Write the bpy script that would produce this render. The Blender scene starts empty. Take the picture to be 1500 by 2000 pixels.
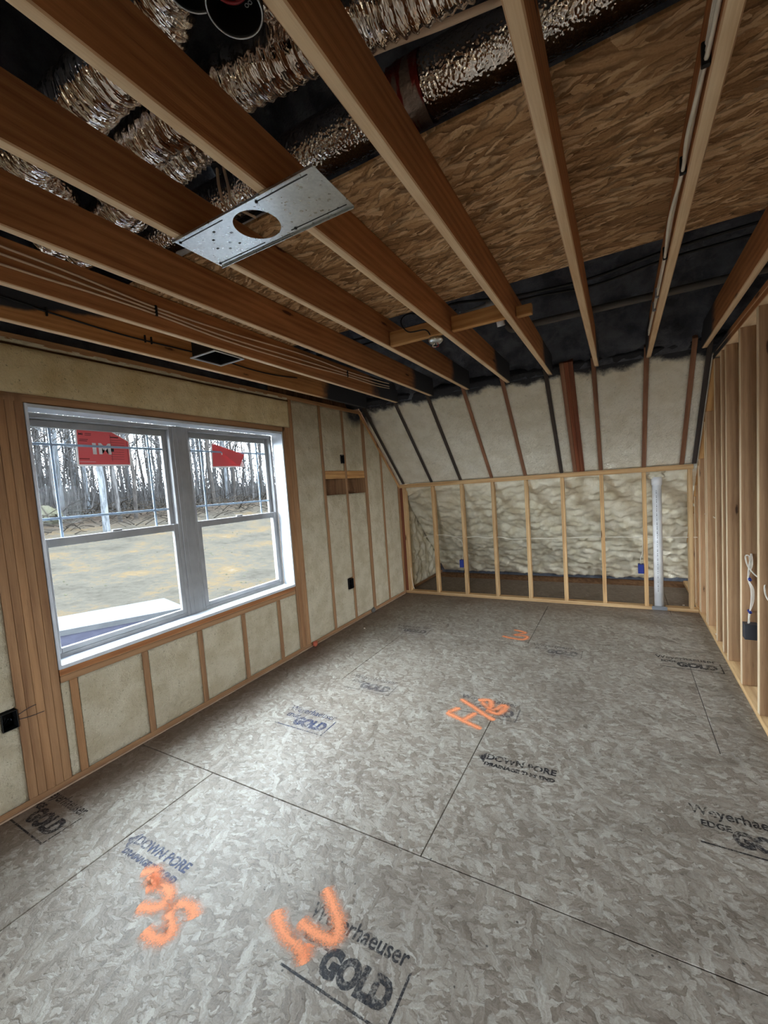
import bpy, bmesh, math, random
from mathutils import Vector, Matrix, noise
random.seed(7)
scene = bpy.context.scene
C = scene.collection

# ------------------------------------------------------------------ camera
FPX, CX, CY = 821.34, 758.94, 1012.13
YAW, PITCH, ROLL = 0.5082, -0.0753, -0.0694
CAM = Vector((2.7151, -5.2432, 1.5268))
cyw, syw = math.cos(YAW), math.sin(YAW)
_r = Vector((cyw, syw, 0)); _f = Vector((-syw, cyw, 0)); _u = Vector((0, 0, 1))
F = _f * math.cos(PITCH) + _u * math.sin(PITCH); U1 = _u * math.cos(PITCH) - _f * math.sin(PITCH)
Rr = _r * math.cos(ROLL) + U1 * math.sin(ROLL); Uu = U1 * math.cos(ROLL) - _r * math.sin(ROLL)
cd = bpy.data.cameras.new('camera'); cam = bpy.data.objects.new('camera', cd); C.objects.link(cam)
M = Matrix((Rr, Uu, -F)).transposed().to_4x4(); M.translation = CAM
cam.matrix_world = M
cd.sensor_fit = 'VERTICAL'; cd.sensor_height = 36.0; cd.sensor_width = 27.0
cd.lens = FPX / 2000 * 36.0
cd.shift_x = -(CX - 750) / 2000; cd.shift_y = (CY - 1000) / 2000
cd.clip_start = 0.02; cd.clip_end = 400
scene.camera = cam

def at(px, py, ax, v):
    """point where the view ray of a photo pixel meets the plane ax = v"""
    w = F + Rr * ((px - CX) / FPX) - Uu * ((py - CY) / FPX)
    i = 'xyz'.index(ax)
    return CAM + w * ((v - CAM[i]) / w[i])

# ------------------------------------------------------------------ world and light
wd = bpy.data.worlds.new('overcast_sky'); scene.world = wd; wd.use_nodes = True
bg = wd.node_tree.nodes['Background']
bg.inputs[0].default_value = (0.83, 0.92, 1.0, 1); bg.inputs[1].default_value = 10.0
scene.view_settings.view_transform = 'Standard'; scene.view_settings.look = 'None'
scene.view_settings.gamma = 1; scene.view_settings.use_curve_mapping = False
scene.view_settings.exposure = 1.95

def daylight(name, loc, direction, sx, sy, power=None):
    """area lamp in a window opening: daylight entering there; without power it is a sky portal"""
    l = bpy.data.lights.new(name, 'AREA'); l.shape = 'RECTANGLE'; l.size = sx; l.size_y = sy
    if power is None: l.cycles.is_portal = True
    else: l.energy = power; l.color = (0.88, 0.94, 1.0)
    o = bpy.data.objects.new(name, l); C.objects.link(o); o.location = loc
    o.rotation_euler = Vector(direction).to_track_quat('-Z', 'Y').to_euler()
    return o
daylight('sky_portal', (-.16, -3.225, 1.37), (1, 0, 0), 1.43, 1.92)
daylight('sky_portal', (2.85, -7.66, 1.5), (0, 1, 0), 1.0, 1.2)  # portal of the added window behind the camera, for fill light
daylight('sky_portal', (7.05, -1.0, 1.05), (-1, 0, 0), 1.9, 1.0)

# ------------------------------------------------------------------ dimensions (metres)
S = 0.4064; T2 = 0.038; H = 2.445; JD = 0.184; W = 3.392; HK = 1.536
XK = 0.4916; YS = -0.467
JX = [0.131, 0.5373, 0.9652, 1.3613, 1.7628, 2.1497, 2.5338, 2.9209, 3.300]
WY0, WY1, WZ0, WZ1 = -4.185, -2.268, 0.660, 2.084
BACK = -7.6; XR = 7.0; RIDGE = -4.4; EAVE = 1.5

# ------------------------------------------------------------------ node helpers
OUT = .62      # outdoor surfaces: soil, litter and bark darkened so the view does not blow out
def s2o(c): return tuple(v * OUT for v in s2l(c)[:3]) + (1,)
def s2l(c):
    return tuple(((v / 255) / 12.92 if v / 255 <= .04045 else ((v / 255 + .055) / 1.055) ** 2.4) for v in c) + (1,)
class N:
    def __init__(s, name):
        s.m = bpy.data.materials.new(name); s.m.use_nodes = True; s.t = s.m.node_tree
        s.t.nodes.clear(); s.out = s.t.nodes.new('ShaderNodeOutputMaterial')
    def n(s, typ, **kw):
        nd = s.t.nodes.new('ShaderNode' + typ)
        for k, v in kw.items():
            if k.startswith('i_'):
                k2 = k[2:]; k2 = int(k2) if k2.isdigit() else k2.replace('_', ' ')
                if hasattr(v, 'is_output') or isinstance(v, bpy.types.NodeSocket): s.t.links.new(v, nd.inputs[k2])
                else: nd.inputs[k2].default_value = v
            else: setattr(nd, k, v)
        return nd
    def math(s, op, a, b=0.0, c=0.0, clamp=False):
        nd = s.t.nodes.new('ShaderNodeMath'); nd.operation = op; nd.use_clamp = clamp
        for i, v in enumerate((a, b, c)):
            if isinstance(v, bpy.types.NodeSocket): s.t.links.new(v, nd.inputs[i])
            else: nd.inputs[i].default_value = v
        return nd.outputs[0]
    def mix(s, f, a, b, typ='MIX'):
        nd = s.t.nodes.new('ShaderNodeMix'); nd.data_type = 'RGBA'; nd.blend_type = typ
        for i, v in ((0, f), (6, a), (7, b)):
            if isinstance(v, bpy.types.NodeSocket): s.t.links.new(v, nd.inputs[i])
            else: nd.inputs[i].default_value = v
        return nd.outputs[2]
    def mapping(s, vec, scale=(1, 1, 1), loc=None, rot=(0, 0, 0)):
        nd = s.t.nodes.new('ShaderNodeMapping'); s.t.links.new(vec, nd.inputs[0])
        nd.inputs['Scale'].default_value = scale; nd.inputs['Rotation'].default_value = rot
        if loc is not None:
            if isinstance(loc, bpy.types.NodeSocket): s.t.links.new(loc, nd.inputs['Location'])
            else: nd.inputs['Location'].default_value = loc
        return nd.outputs[0]
    def noise(s, vec, scale=5, detail=4, rough=.5, dist=0.0):
        nd = s.n('TexNoise', i_Scale=scale, i_Detail=detail, i_Roughness=rough, i_Distortion=dist)
        s.t.links.new(vec, nd.inputs['Vector']); return nd.outputs[0]
    def ramp(s, f, stops, interp='LINEAR'):
        nd = s.t.nodes.new('ShaderNodeValToRGB'); s.t.links.new(f, nd.inputs[0]); cr = nd.color_ramp; cr.interpolation = interp
        while len(cr.elements) < len(stops): cr.elements.new(.5)
        for e, (p, c) in zip(cr.elements, stops):
            e.position = p; e.color = c if len(c) == 4 else tuple(c) + (1,)
        return nd.outputs[0]
    def step(s, v, lo, hi):
        nd = s.t.nodes.new('ShaderNodeMapRange'); nd.interpolation_type = 'SMOOTHSTEP'
        s.t.links.new(v, nd.inputs[0]); nd.inputs[1].default_value = lo; nd.inputs[2].default_value = hi
        return nd.outputs[0]
    def bump(s, h, strength=.3, dist=.01):
        nd = s.n('Bump', i_Strength=strength, i_Distance=dist); s.t.links.new(h, nd.inputs['Height']); return nd.outputs[0]
    def bsdf(s, color, rough=.7, metal=0.0, normal=None, spec=.4, alpha=None):
        nd = s.t.nodes.new('ShaderNodeBsdfPrincipled')
        for k, v in (('Base Color', color), ('Roughness', rough), ('Metallic', metal), ('Specular IOR Level', spec), ('Normal', normal), ('Alpha', alpha)):
            if v is None: continue
            if isinstance(v, bpy.types.NodeSocket): s.t.links.new(v, nd.inputs[k])
            else: nd.inputs[k].default_value = v
        s.t.links.new(nd.outputs[0], s.out.inputs[0]); return nd
    def obj(s): return s.n('TexCoord').outputs['Object']
    def pos(s): return s.n('NewGeometry').outputs['Position']
    def rnd(s): return s.n('ObjectInfo').outputs['Random']

def plain(name, rgb, rough=.6, metal=0.0, spec=.4, bumps=0.0, bscale=60):
    k = N(name); c = s2l(rgb); o = k.obj()
    v = k.noise(o, 9, 3)
    col = k.mix(k.step(v, .3, .7), tuple(x * .9 for x in c[:3]) + (1,), tuple(min(1, x * 1.08) for x in c[:3]) + (1,))
    k.bsdf(col, rough, metal, k.bump(k.noise(o, bscale, 3), bumps, .004) if bumps else None, spec)
    return k.m

def wood(name, light, dark, paint=None, knots=True, rough=.72, pale=None):
    """sawn lumber, grain along local X; paint=(function) adds the black overspray at joist ends"""
    k = N(name); o = k.obj(); r = k.rnd()
    off = k.n('CombineXYZ', i_X=k.math('MULTIPLY', r, 37.0), i_Y=k.math('MULTIPLY', r, 11.0), i_Z=k.math('MULTIPLY', r, 23.0)).outputs[0]
    v = k.mapping(o, (1, 1, 1), off)
    g1 = k.noise(k.mapping(v, (1.1, 9, 9)), 2.2, 3, .5, .6)
    rings = k.n('TexWave', wave_type='BANDS', bands_direction='Z', i_Scale=3.2, i_Distortion=7.0, i_Detail=2.5)
    rings.inputs['Detail Scale'].default_value = .7
    k.t.links.new(k.mapping(k.mapping(v, (1, 1, 1), None, (.5, 0, 0)), (.22, 1.5, 3.0)), rings.inputs['Vector'])
    g2 = k.noise(k.mapping(v, (3, 110, 110)), 2.0, 4, .65)
    g3 = k.noise(k.mapping(v, (14, 300, 300)), 1.0, 2, .5)
    f = k.math('ADD', k.math('MULTIPLY', g1, .55), k.math('ADD', k.math('MULTIPLY', rings.outputs[1] if len(rings.outputs) > 1 else rings.outputs[0], .16), k.math('MULTIPLY', g2, .42)))
    L, D = s2l(light), s2l(dark)
    mid = tuple((a + b) / 2 for a, b in zip(L, D))
    col = k.ramp(f, [(.28, D), (.52, mid), (.78, L)])
    tint = k.ramp(r, [(0, (.84, .82, .80)), (.5, (1, 1, 1)), (1, (1.0, .93, .84))])
    col = k.mix(1.0, col, tint, 'MULTIPLY')
    col = k.mix(k.math('MULTIPLY', k.step(g3, .62, .75), .35), col, tuple(x * .45 for x in D[:3]) + (1,))
    if knots:
        vo = k.n('TexVoronoi', feature='F1', i_Scale=1.0); k.t.links.new(k.mapping(v, (2.1, 9, 9)), vo.inputs['Vector'])
        kd = k.math('ADD', vo.outputs['Distance'], k.math('MULTIPLY', k.noise(v, 60, 2), .05))
        kn = k.math('SUBTRACT', 1.0, k.step(kd, .09, .14))
        halo = k.math('SUBTRACT', 1.0, k.step(kd, .10, .30))
        col = k.mix(k.math('MULTIPLY', halo, .35), col, D)
        col = k.mix(k.math('MULTIPLY', kn, .85), col, (D[0] * .16, D[1] * .12, D[2] * .10, 1))
    if pale is not None:      # window light painted in: faces across this axis coloured paler
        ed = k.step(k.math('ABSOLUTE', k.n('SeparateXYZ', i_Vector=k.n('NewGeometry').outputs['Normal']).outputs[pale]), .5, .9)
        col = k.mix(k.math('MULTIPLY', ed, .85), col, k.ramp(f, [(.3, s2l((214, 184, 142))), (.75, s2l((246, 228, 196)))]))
    if paint:
        p = k.n('SeparateXYZ', i_Vector=k.pos())
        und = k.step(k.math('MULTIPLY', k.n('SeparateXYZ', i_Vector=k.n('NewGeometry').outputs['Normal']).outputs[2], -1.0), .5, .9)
        col = k.mix(k.math('MULTIPLY', und, .9), col, k.ramp(f, [(.3, s2l((206, 168, 126))), (.75, s2l((244, 220, 184)))]))   # bounced floor light painted into the underside colour
        nz = k.n('SeparateXYZ', i_Vector=k.n('NewGeometry').outputs['Normal']).outputs[2]
        edge = k.math('ADD', p.outputs[1], k.math('MULTIPLY', k.math('SUBTRACT', k.noise(k.pos(), 5, 4), .5), .35))
        edge = k.math('ADD', edge, k.math('MULTIPLY', k.math('SUBTRACT', p.outputs[2], 2.53), .5))
        pm = k.math('MULTIPLY', k.step(edge, -1.62, -1.42), k.math('SUBTRACT', 1.0, k.math('MULTIPLY', k.step(k.math('MULTIPLY', nz, -1.0), .5, .9), k.math('SUBTRACT', 1.0, k.step(edge, -1.12, -1.02)))))
        if paint == 'rim':
            e2 = k.math('ADD', k.math('ADD', p.outputs[1], k.math('MULTIPLY', k.noise(k.pos(), 6, 4), .3)), k.math('MULTIPLY', k.math('SUBTRACT', p.outputs[2], 2.53), -4.5))
            pm = k.math('MAXIMUM', pm, k.math('SUBTRACT', 1.0, k.step(e2, -4.05, -3.95)))
            pm = k.math('MAXIMUM', pm, k.step(k.math('ADD', p.outputs[1], k.math('MULTIPLY', k.noise(k.pos(), 9, 4), .2)), -1.75, -1.6))
        col = k.mix(pm, col, s2l((52, 53, 58)))
    k.bsdf(col, rough, 0, k.bump(k.math('ADD', g2, k.math('MULTIPLY', g3, .5)), .25, .003), .3)
    return k.m

def osb(name, cols, flake=.10, aspect=4.0, orient=(0, 1.05, 2.1), rough=.5, contrast=1.0, dark=.35, spec=.4, stain=None, fray=.02):
    """strand board: overlapping strands in several directions, each strand its own tint and grain"""
    k = N(name); p = k.pos()
    def jitter(v, scale, amp, det):
        nz = k.n('TexNoise', i_Scale=scale, i_Detail=det); k.t.links.new(p, nz.inputs['Vector'])
        sc = k.n('VectorMath', operation='MULTIPLY_ADD'); k.t.links.new(nz.outputs[1], sc.inputs[0]); sc.inputs[1].default_value = (amp,) * 3; sc.inputs[2].default_value = (-amp / 2,) * 3
        q = k.n('VectorMath', operation='ADD'); k.t.links.new(v, q.inputs[0]); k.t.links.new(sc.outputs[0], q.inputs[1]); return q.outputs[0]
    v = jitter(jitter(p, 7.0, .05, 3.0), 45.0, fray, 4.0)
    best = val = edge = fib = None
    def pick(gt, old, new): return k.math('ADD', k.math('MULTIPLY', old, k.math('SUBTRACT', 1.0, gt)), k.math('MULTIPLY', new, gt))
    for i, a in enumerate(orient):
        sx = 1 / flake * (1, .7, 1.35, .9, 1.7)[i % 5]
        vr = k.mapping(v, (1, 1, 1), (i * 3.7, i * 1.9, 0), (0, 0, a))
        vm = k.mapping(vr, (sx, sx * aspect, 1))
        vo = k.n('TexVoronoi', voronoi_dimensions='2D', feature='F1', i_Scale=1.0, i_Randomness=1.0); k.t.links.new(vm, vo.inputs['Vector'])
        s = k.n('SeparateColor', i_Color=vo.outputs['Color'])
        e = k.step(vo.outputs['Distance'], .35, .75)
        fb = k.noise(k.mapping(vr, (9, 120, 9)), 1.0, 4, .65)
        if best is None: best, val, edge, fib = s.outputs[0], s.outputs[1], e, fb
        else:
            gt = k.math('GREATER_THAN', s.outputs[0], best)
            val, edge, fib = pick(gt, val, s.outputs[1]), pick(gt, edge, e), pick(gt, fib, fb)
            best = k.math('MAXIMUM', best, s.outputs[0])
    fine = k.noise(p, 160, 3, .6)
    f = k.math('ADD', k.math('MULTIPLY', k.math('SUBTRACT', val, .5), .55 * contrast), k.math('ADD', k.math('MULTIPLY', fib, .72), k.math('MULTIPLY', fine, .36)))
    col = k.ramp(f, [(.12, s2l(cols[0])), (.40, s2l(cols[1])), (.62, s2l(cols[2])), (.92, s2l(cols[3]))])
    col = k.mix(k.math('MULTIPLY', edge, dark), col, tuple(x * .4 for x in s2l(cols[0])[:3]) + (1,))
    dk = k.noise(k.mapping(v, (22, 80, 22), None, (0, 0, orient[0])), 1.0, 5, .72)
    col = k.mix(k.math('MULTIPLY', k.step(dk, .60, .68), .65), col, tuple(x * .45 for x in s2l(cols[0])[:3]) + (1,))
    big = k.noise(p, 1.6, 4, .55)
    col = k.mix(k.math('MULTIPLY', k.step(big, .5, .72), .35), col, s2l(cols[0]))
    sp = k.n('TexVoronoi', feature='F1', i_Scale=13.0); k.t.links.new(p, sp.inputs['Vector'])
    col = k.mix(k.math('MULTIPLY', k.math('SUBTRACT', 1.0, k.step(sp.outputs['Distance'], .03, .07)), .75), col, (.012, .011, .01, 1))
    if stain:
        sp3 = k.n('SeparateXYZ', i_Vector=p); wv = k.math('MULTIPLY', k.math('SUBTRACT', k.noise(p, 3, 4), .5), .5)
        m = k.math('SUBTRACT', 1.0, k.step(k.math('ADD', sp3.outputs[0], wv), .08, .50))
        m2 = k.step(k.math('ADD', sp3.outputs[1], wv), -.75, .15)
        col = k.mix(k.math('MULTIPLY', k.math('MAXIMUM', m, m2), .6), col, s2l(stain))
    rg = k.math('ADD', rough, k.math('MULTIPLY', k.math('SUBTRACT', fib, .5), .3))
    k.bsdf(col, rg, 0, k.bump(k.math('ADD', k.math('MULTIPLY', val, .5), k.math('SUBTRACT', k.math('MULTIPLY', fib, .9), k.math('MULTIPLY', edge, .6))), .4, .004), spec)
    return k.m

def foam_mat(name, base, shade, pits=.65, overspray=False, bstr=1.0, rough=.85):
    k = N(name); p = k.pos()
    n1 = k.noise(p, 6, 5, .6); n2 = k.noise(p, 28, 6, .68)
    col = k.mix(k.step(n1, .35, .68), s2l(base), s2l(shade))
    col = k.mix(k.math('MULTIPLY', k.step(n2, .58, .74), pits), col, tuple(x * .6 for x in s2l(shade)[:3]) + (1,))
    n3 = k.noise(p, 75, 3, .6)
    col = k.mix(k.math('MULTIPLY', k.step(n3, .64, .72), pits), col, tuple(x * .35 for x in s2l(shade)[:3]) + (1,))
    if overspray:
        s = k.n('SeparateXYZ', i_Vector=p); d = k.noise(p, 3.5, 5, .65)
        z = k.math('ADD', s.outputs[2], k.math('MULTIPLY', k.math('SUBTRACT', d, .5), .22))
        m = k.step(z, 2.40, 2.46)
        # sprayed corner beside the gable wall
        cx = k.math('SUBTRACT', 1.0, k.step(k.math('ADD', s.outputs[0], k.math('MULTIPLY', d, .5)), .3, .5))
        yy = k.step(k.math('ADD', s.outputs[1], k.math('MULTIPLY', d, .2)), -1.2, -.95)
        m = k.math('MAXIMUM', m, k.math('MULTIPLY', k.math('MULTIPLY', cx, yy), k.step(z, 2.22, 2.38)))
        col = k.mix(m, col, s2l((54, 55, 60)))
    k.bsdf(col, rough, 0, k.bump(k.math('ADD', n2, k.math('MULTIPLY', k.noise(p, 120, 3), .3)), bstr, .02), .25)
    return k.m

MAT = {}
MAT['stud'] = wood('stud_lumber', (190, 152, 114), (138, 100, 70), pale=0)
MAT['knee'] = wood('fresh_lumber', (222, 188, 140), (170, 126, 82))
MAT['wallstud'] = wood('sprayed_wall_lumber', (176, 136, 98), (128, 92, 64), knots=False)
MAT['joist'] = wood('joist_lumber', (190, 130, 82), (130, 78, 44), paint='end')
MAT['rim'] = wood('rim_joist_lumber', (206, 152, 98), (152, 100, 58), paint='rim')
MAT['block'] = wood('blocking_lumber', (216, 170, 112), (160, 108, 62))
MAT['rafter'] = wood('rafter_lumber', (160, 116, 90), (106, 70, 52), knots=False)
MAT['rafter_dark'] = wood('oversprayed_rafter_lumber', (82, 72, 66), (46, 44, 46), knots=False)
MAT['rafter_red'] = wood('red_rafter_lumber', (150, 92, 66), (94, 50, 36), knots=False)
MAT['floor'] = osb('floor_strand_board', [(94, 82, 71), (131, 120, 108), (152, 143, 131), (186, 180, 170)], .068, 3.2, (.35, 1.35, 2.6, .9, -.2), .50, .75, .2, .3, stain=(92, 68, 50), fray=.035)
MAT['osb'] = osb('ceiling_strand_board', [(134, 98, 66), (174, 134, 92), (202, 162, 118), (230, 198, 156)], .12, 5.5, (.12, -.3, .5, .0), .75, 1.2, .65, .2)
MAT['sheath'] = osb('sheathing_strand_board', [(86, 58, 38), (122, 88, 60), (140, 104, 74), (160, 124, 92)], .08, 4, (.2, 1.2), .8, .8, .3, .2)
MAT['foam'] = foam_mat('trimmed_foam', (208, 197, 172), (188, 175, 147))
MAT['foam_o'] = foam_mat('oversprayed_foam', (208, 197, 172), (188, 175, 147), .65, True)
MAT['foam_y'] = foam_mat('yellow_foam', (238, 220, 178), (222, 200, 152))
MAT['foam_s'] = foam_mat('slope_foam', (244, 237, 220), (230, 221, 200), .5, True)
MAT['foam_b'] = foam_mat('billowed_foam', (238, 230, 208), (216, 205, 176), .25, False, .35)
MAT['black'] = foam_mat('black_coated_foam', (98, 101, 110), (62, 64, 72), .3, False, .8, .42)
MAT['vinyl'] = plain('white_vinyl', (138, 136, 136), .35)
MAT['vinyl_in'] = plain('white_liner', (196, 200, 206), .3)
MAT['grid'] = plain('grey_blue_grid', (150, 172, 196), .4)
MAT['bead'] = plain('caulk_bead', (168, 140, 116), .6)
MAT['pvc'] = plain('white_pipe', (236, 236, 238), .25)
MAT['pvc_grey'] = plain('coated_pipe', (98, 94, 90), .6, bumps=.3)
MAT['cable'] = plain('white_cable', (226, 216, 200), .5)
MAT['cable_tan'] = plain('tan_cable', (216, 190, 162), .5)
MAT['cable_black'] = plain('black_cable', (16, 16, 20), .5)
MAT['plastic_black'] = plain('black_plastic', (12, 12, 13), .5)
MAT['plastic_dark'] = plain('dark_grey_plastic', (52, 54, 60), .5)
MAT['blue'] = plain('blue_plastic', (20, 40, 122), .45)
MAT['steel'] = plain('dull_steel', (150, 154, 160), .4, .8)
MAT['rim_metal'] = plain('bright_rim', (200, 204, 208), .35, .6)
MAT['print'] = None
MAT['concrete'] = plain('pale_concrete', (60, 61, 63), .9, spec=0.0)
MAT['gravel'] = plain('dark_gravel', (27, 27, 33), .95, spec=0.0, bumps=.8)
MAT['rock'] = plain('pale_rock', (46, 45, 37), .9, spec=0.0, bumps=.6)
MAT['red_hose'] = plain('red_hose', (150, 40, 44), .4)
MAT['red_rag'] = plain('red_scrap', (206, 110, 84), .8)
MAT['letter_black'] = plain('black_ink', (30, 26, 28), .7)
MAT['letter_white'] = plain('white_ink', (238, 232, 232), .6)
MAT['drywall'] = plain('pale_board', (222, 214, 200), .8)

def _galv():
    k = N('galvanised_steel'); o = k.obj()
    vo = k.n('TexVoronoi', feature='F1', i_Scale=130.0); k.t.links.new(o, vo.inputs['Vector'])
    s = k.n('SeparateColor', i_Color=vo.outputs['Color']).outputs[0]
    col = k.ramp(s, [(0, s2l((198, 203, 206))), (1, s2l((214, 218, 220)))])
    k.bsdf(col, k.math('ADD', .27, k.math('MULTIPLY', s, .07)), 1.0, None, .5); return k.m
MAT['galv'] = _galv()
def _foil(name, sc, st, embossed):
    k = N(name); o = k.obj()
    if embossed:
        vo = k.n('TexVoronoi', feature='SMOOTH_F1', i_Scale=105.0); k.t.links.new(o, vo.inputs['Vector']); h = k.math('SUBTRACT', 1.0, vo.outputs['Distance'])
    else:
        h = k.math('ADD', k.noise(k.mapping(o, (70, 14, 14)), 1.0, 2, .5), k.math('MULTIPLY', k.noise(o, 40, 2), .5))
    col = k.mix(k.step(k.noise(o, 8, 3), .3, .7), s2l((214, 196, 180)), s2l((240, 234, 228)))
    k.bsdf(col, .12, 1.0, k.bump(h, st, .02)); return k.m
MAT['foil'] = _foil('crinkled_foil', 60, .55, False)
MAT['foil_bubble'] = _foil('bubble_foil_wrap', 75, .3, True)
def _tape():
    k = N('red_and_silver_tape'); o = k.obj()
    w = k.step(k.noise(k.mapping(o, (30, 6, 6)), 1.0, 3), .5, .6)
    k.bsdf(k.mix(w, s2l((150, 130, 118)), s2l((128, 40, 34))), .3, .5, k.bump(k.noise(o, 60, 3), .6, .01)); return k.m
MAT['tape'] = _tape()
def _glass():
    k = N('window_glass'); t = k.n('BsdfTransparent', i_Color=(.93, .96, .97, 1)); g = k.n('BsdfGlossy', i_Roughness=0.0)
    fc = k.n('LayerWeight').outputs['Facing']; mx = k.n('MixShader')
    fr = k.math('ADD', .0015, k.math('MULTIPLY', k.math('POWER', fc, 5.0), .5))
    k.t.links.new(fr, mx.inputs[0]); k.t.links.new(t.outputs[0], mx.inputs[1]); k.t.links.new(g.outputs[0], mx.inputs[2])
    k.t.links.new(mx.outputs[0], k.out.inputs[0]); return k.m
MAT['glass'] = _glass()
def _ink(name, rgb, strength, scale=90):
    """worn stamped ink: patchy coverage over the board below"""
    k = N(name); p = k.pos()
    a = k.math('MULTIPLY', k.step(k.math('ADD', k.noise(p, scale, 4, .7), k.math('MULTIPLY', k.noise(p, 9, 2), .4)), .50, .78), strength)
    k.bsdf(s2l(rgb), .6, 0, None, .3, a); return k.m
MAT['ink'] = _ink('black_stamp_ink', (34, 34, 40), .85)
MAT['ink_blue'] = _ink('blue_stamp_ink', (44, 56, 92), .8)
MAT['ink_faint'] = _ink('faint_stamp_ink', (52, 56, 76), .55)
def _spray():
    k = N('orange_spray_paint'); uv = k.n('TexCoord').outputs['UV']; s = k.n('SeparateXYZ', i_Vector=uv)
    d = k.math('ABSOLUTE', k.math('SUBTRACT', s.outputs[1], .5)); p = k.pos()
    e = k.math('SUBTRACT', 1.0, k.math('MULTIPLY', d, 2.0))
    e = k.math('ADD', e, k.math('MULTIPLY', k.math('SUBTRACT', k.noise(p, 150, 4, .75), .5), 1.5))
    a = k.math('MULTIPLY', k.step(e, .15, 1.05), .85)
    k.bsdf(s2l((255, 158, 108)), .7, 0, None, .3, a); return k.m
MAT['spray'] = _spray()
def _red():
    k = N('red_sticker_paper'); p = k.pos()
    a = k.n('BsdfDiffuse', i_Color=s2l((236, 110, 112))); b = k.n('BsdfTranslucent', i_Color=s2l((222, 98, 104))); mx = k.n('MixShader', i_0=.07)
    k.t.links.new(a.outputs[0], mx.inputs[1]); k.t.links.new(b.outputs[0], mx.inputs[2]); k.t.links.new(mx.outputs[0], k.out.inputs[0]); return k.m
MAT['red_paper'] = _red()
def _paper():
    k = N('white_paper'); a = k.n('BsdfDiffuse', i_Color=s2l((236, 232, 232))); b = k.n('BsdfTranslucent', i_Color=s2l((236, 232, 232))); mx = k.n('MixShader', i_0=.07)
    k.t.links.new(a.outputs[0], mx.inputs[1]); k.t.links.new(b.outputs[0], mx.inputs[2]); k.t.links.new(mx.outputs[0], k.out.inputs[0]); return k.m
MAT['paper'] = _paper()
def _ground():
    k = N('sandy_soil'); p = k.pos()
    n = k.noise(p, .8, 6, .6); n2 = k.noise(p, 7, 5, .7)
    c = k.ramp(k.math('ADD', k.math('MULTIPLY', n, .6), k.math('MULTIPLY', n2, .4)), [(.3, s2o((40, 37, 33))), (.5, s2o((56, 53, 48))), (.62, s2o((68, 57, 42))), (.72, s2o((76, 73, 68)))])
    x = k.n('SeparateXYZ', i_Vector=p).outputs[0]
    lit = k.step(k.math('ADD', x, k.math('MULTIPLY', n2, 5)), -14.0, -19.0)
    litter = k.ramp(k.noise(p, 5, 6, .75), [(.35, s2o((30, 26, 24))), (.6, s2o((54, 47, 41))), (.75, s2o((72, 66, 61)))])
    nd = k.t.nodes.new('ShaderNodeMapRange'); k.t.links.new(k.math('ADD', x, k.math('MULTIPLY', n2, 5)), nd.inputs[0]); nd.inputs[1].default_value = -12; nd.inputs[2].default_value = -16
    k.bsdf(k.mix(nd.outputs[0], c, litter), .95, 0, k.bump(n2, .8, .06), 0.0); return k.m
MAT['soil'] = _ground()
def _bark(name, a, b):
    k = N(name); o = k.obj(); n = k.noise(k.mapping(o, (9, 9, 2)), 1.0, 5, .7)
    k.bsdf(k.mix(k.step(n, .35, .65), s2o(a), s2o(b)), .9, spec=0.05); return k.m
MAT['bark'] = _bark('grey_bark', (36, 34, 33), (68, 66, 66))
MAT['bark2'] = _bark('brown_bark', (30, 27, 26), (54, 50, 47))
MAT['bark3'] = _bark('pale_bark', (54, 56, 58), (88, 90, 94))
MAT['twig'] = plain('dead_brush', (30, 27, 24), .9, spec=0.0)
MAT['needle'] = plain('evergreen', (40, 52, 36), .9)

# ------------------------------------------------------------------ object helpers
MW = {}
def link(o, parent=None, mw=None):
    C.objects.link(o)
    if mw is None: mw = Matrix.Identity(4)
    if parent is not None:
        o.parent = parent; o.matrix_basis = MW[parent.name].inverted() @ mw
    else: o.matrix_basis = mw
    MW[o.name] = mw
    return o
def tag(o, label, cat, group=None):
    o['label'] = label; o['category'] = cat
    if group: o['group'] = group
    return o
def struct(name, loc=(0, 0, 0), label=None):
    o = link(bpy.data.objects.new(name, None), None, Matrix.Translation(loc)); o['kind'] = 'structure'; o.empty_display_size = .1
    return o
def thing(name, label, cat, loc=(0, 0, 0), group=None):
    o = link(bpy.data.objects.new(name, None), None, Matrix.Translation(loc)); o.empty_display_size = .05
    return tag(o, label, cat, group)
def from_py(name, verts, faces, mat, parent=None, mw=None, smooth=False, uvs=None):
    me = bpy.data.meshes.new(name); me.from_pydata([tuple(v) for v in verts], [], faces)
    me.materials.append(MAT[mat] if isinstance(mat, str) else mat)
    if smooth:
        for p in me.polygons: p.use_smooth = True
    if uvs:
        ul = me.uv_layers.new()
        for lp in me.loops: ul.data[lp.index].uv = uvs[lp.vertex_index]
    me.validate(); me.update()
    return link(bpy.data.objects.new(name, me), parent, mw)

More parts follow.
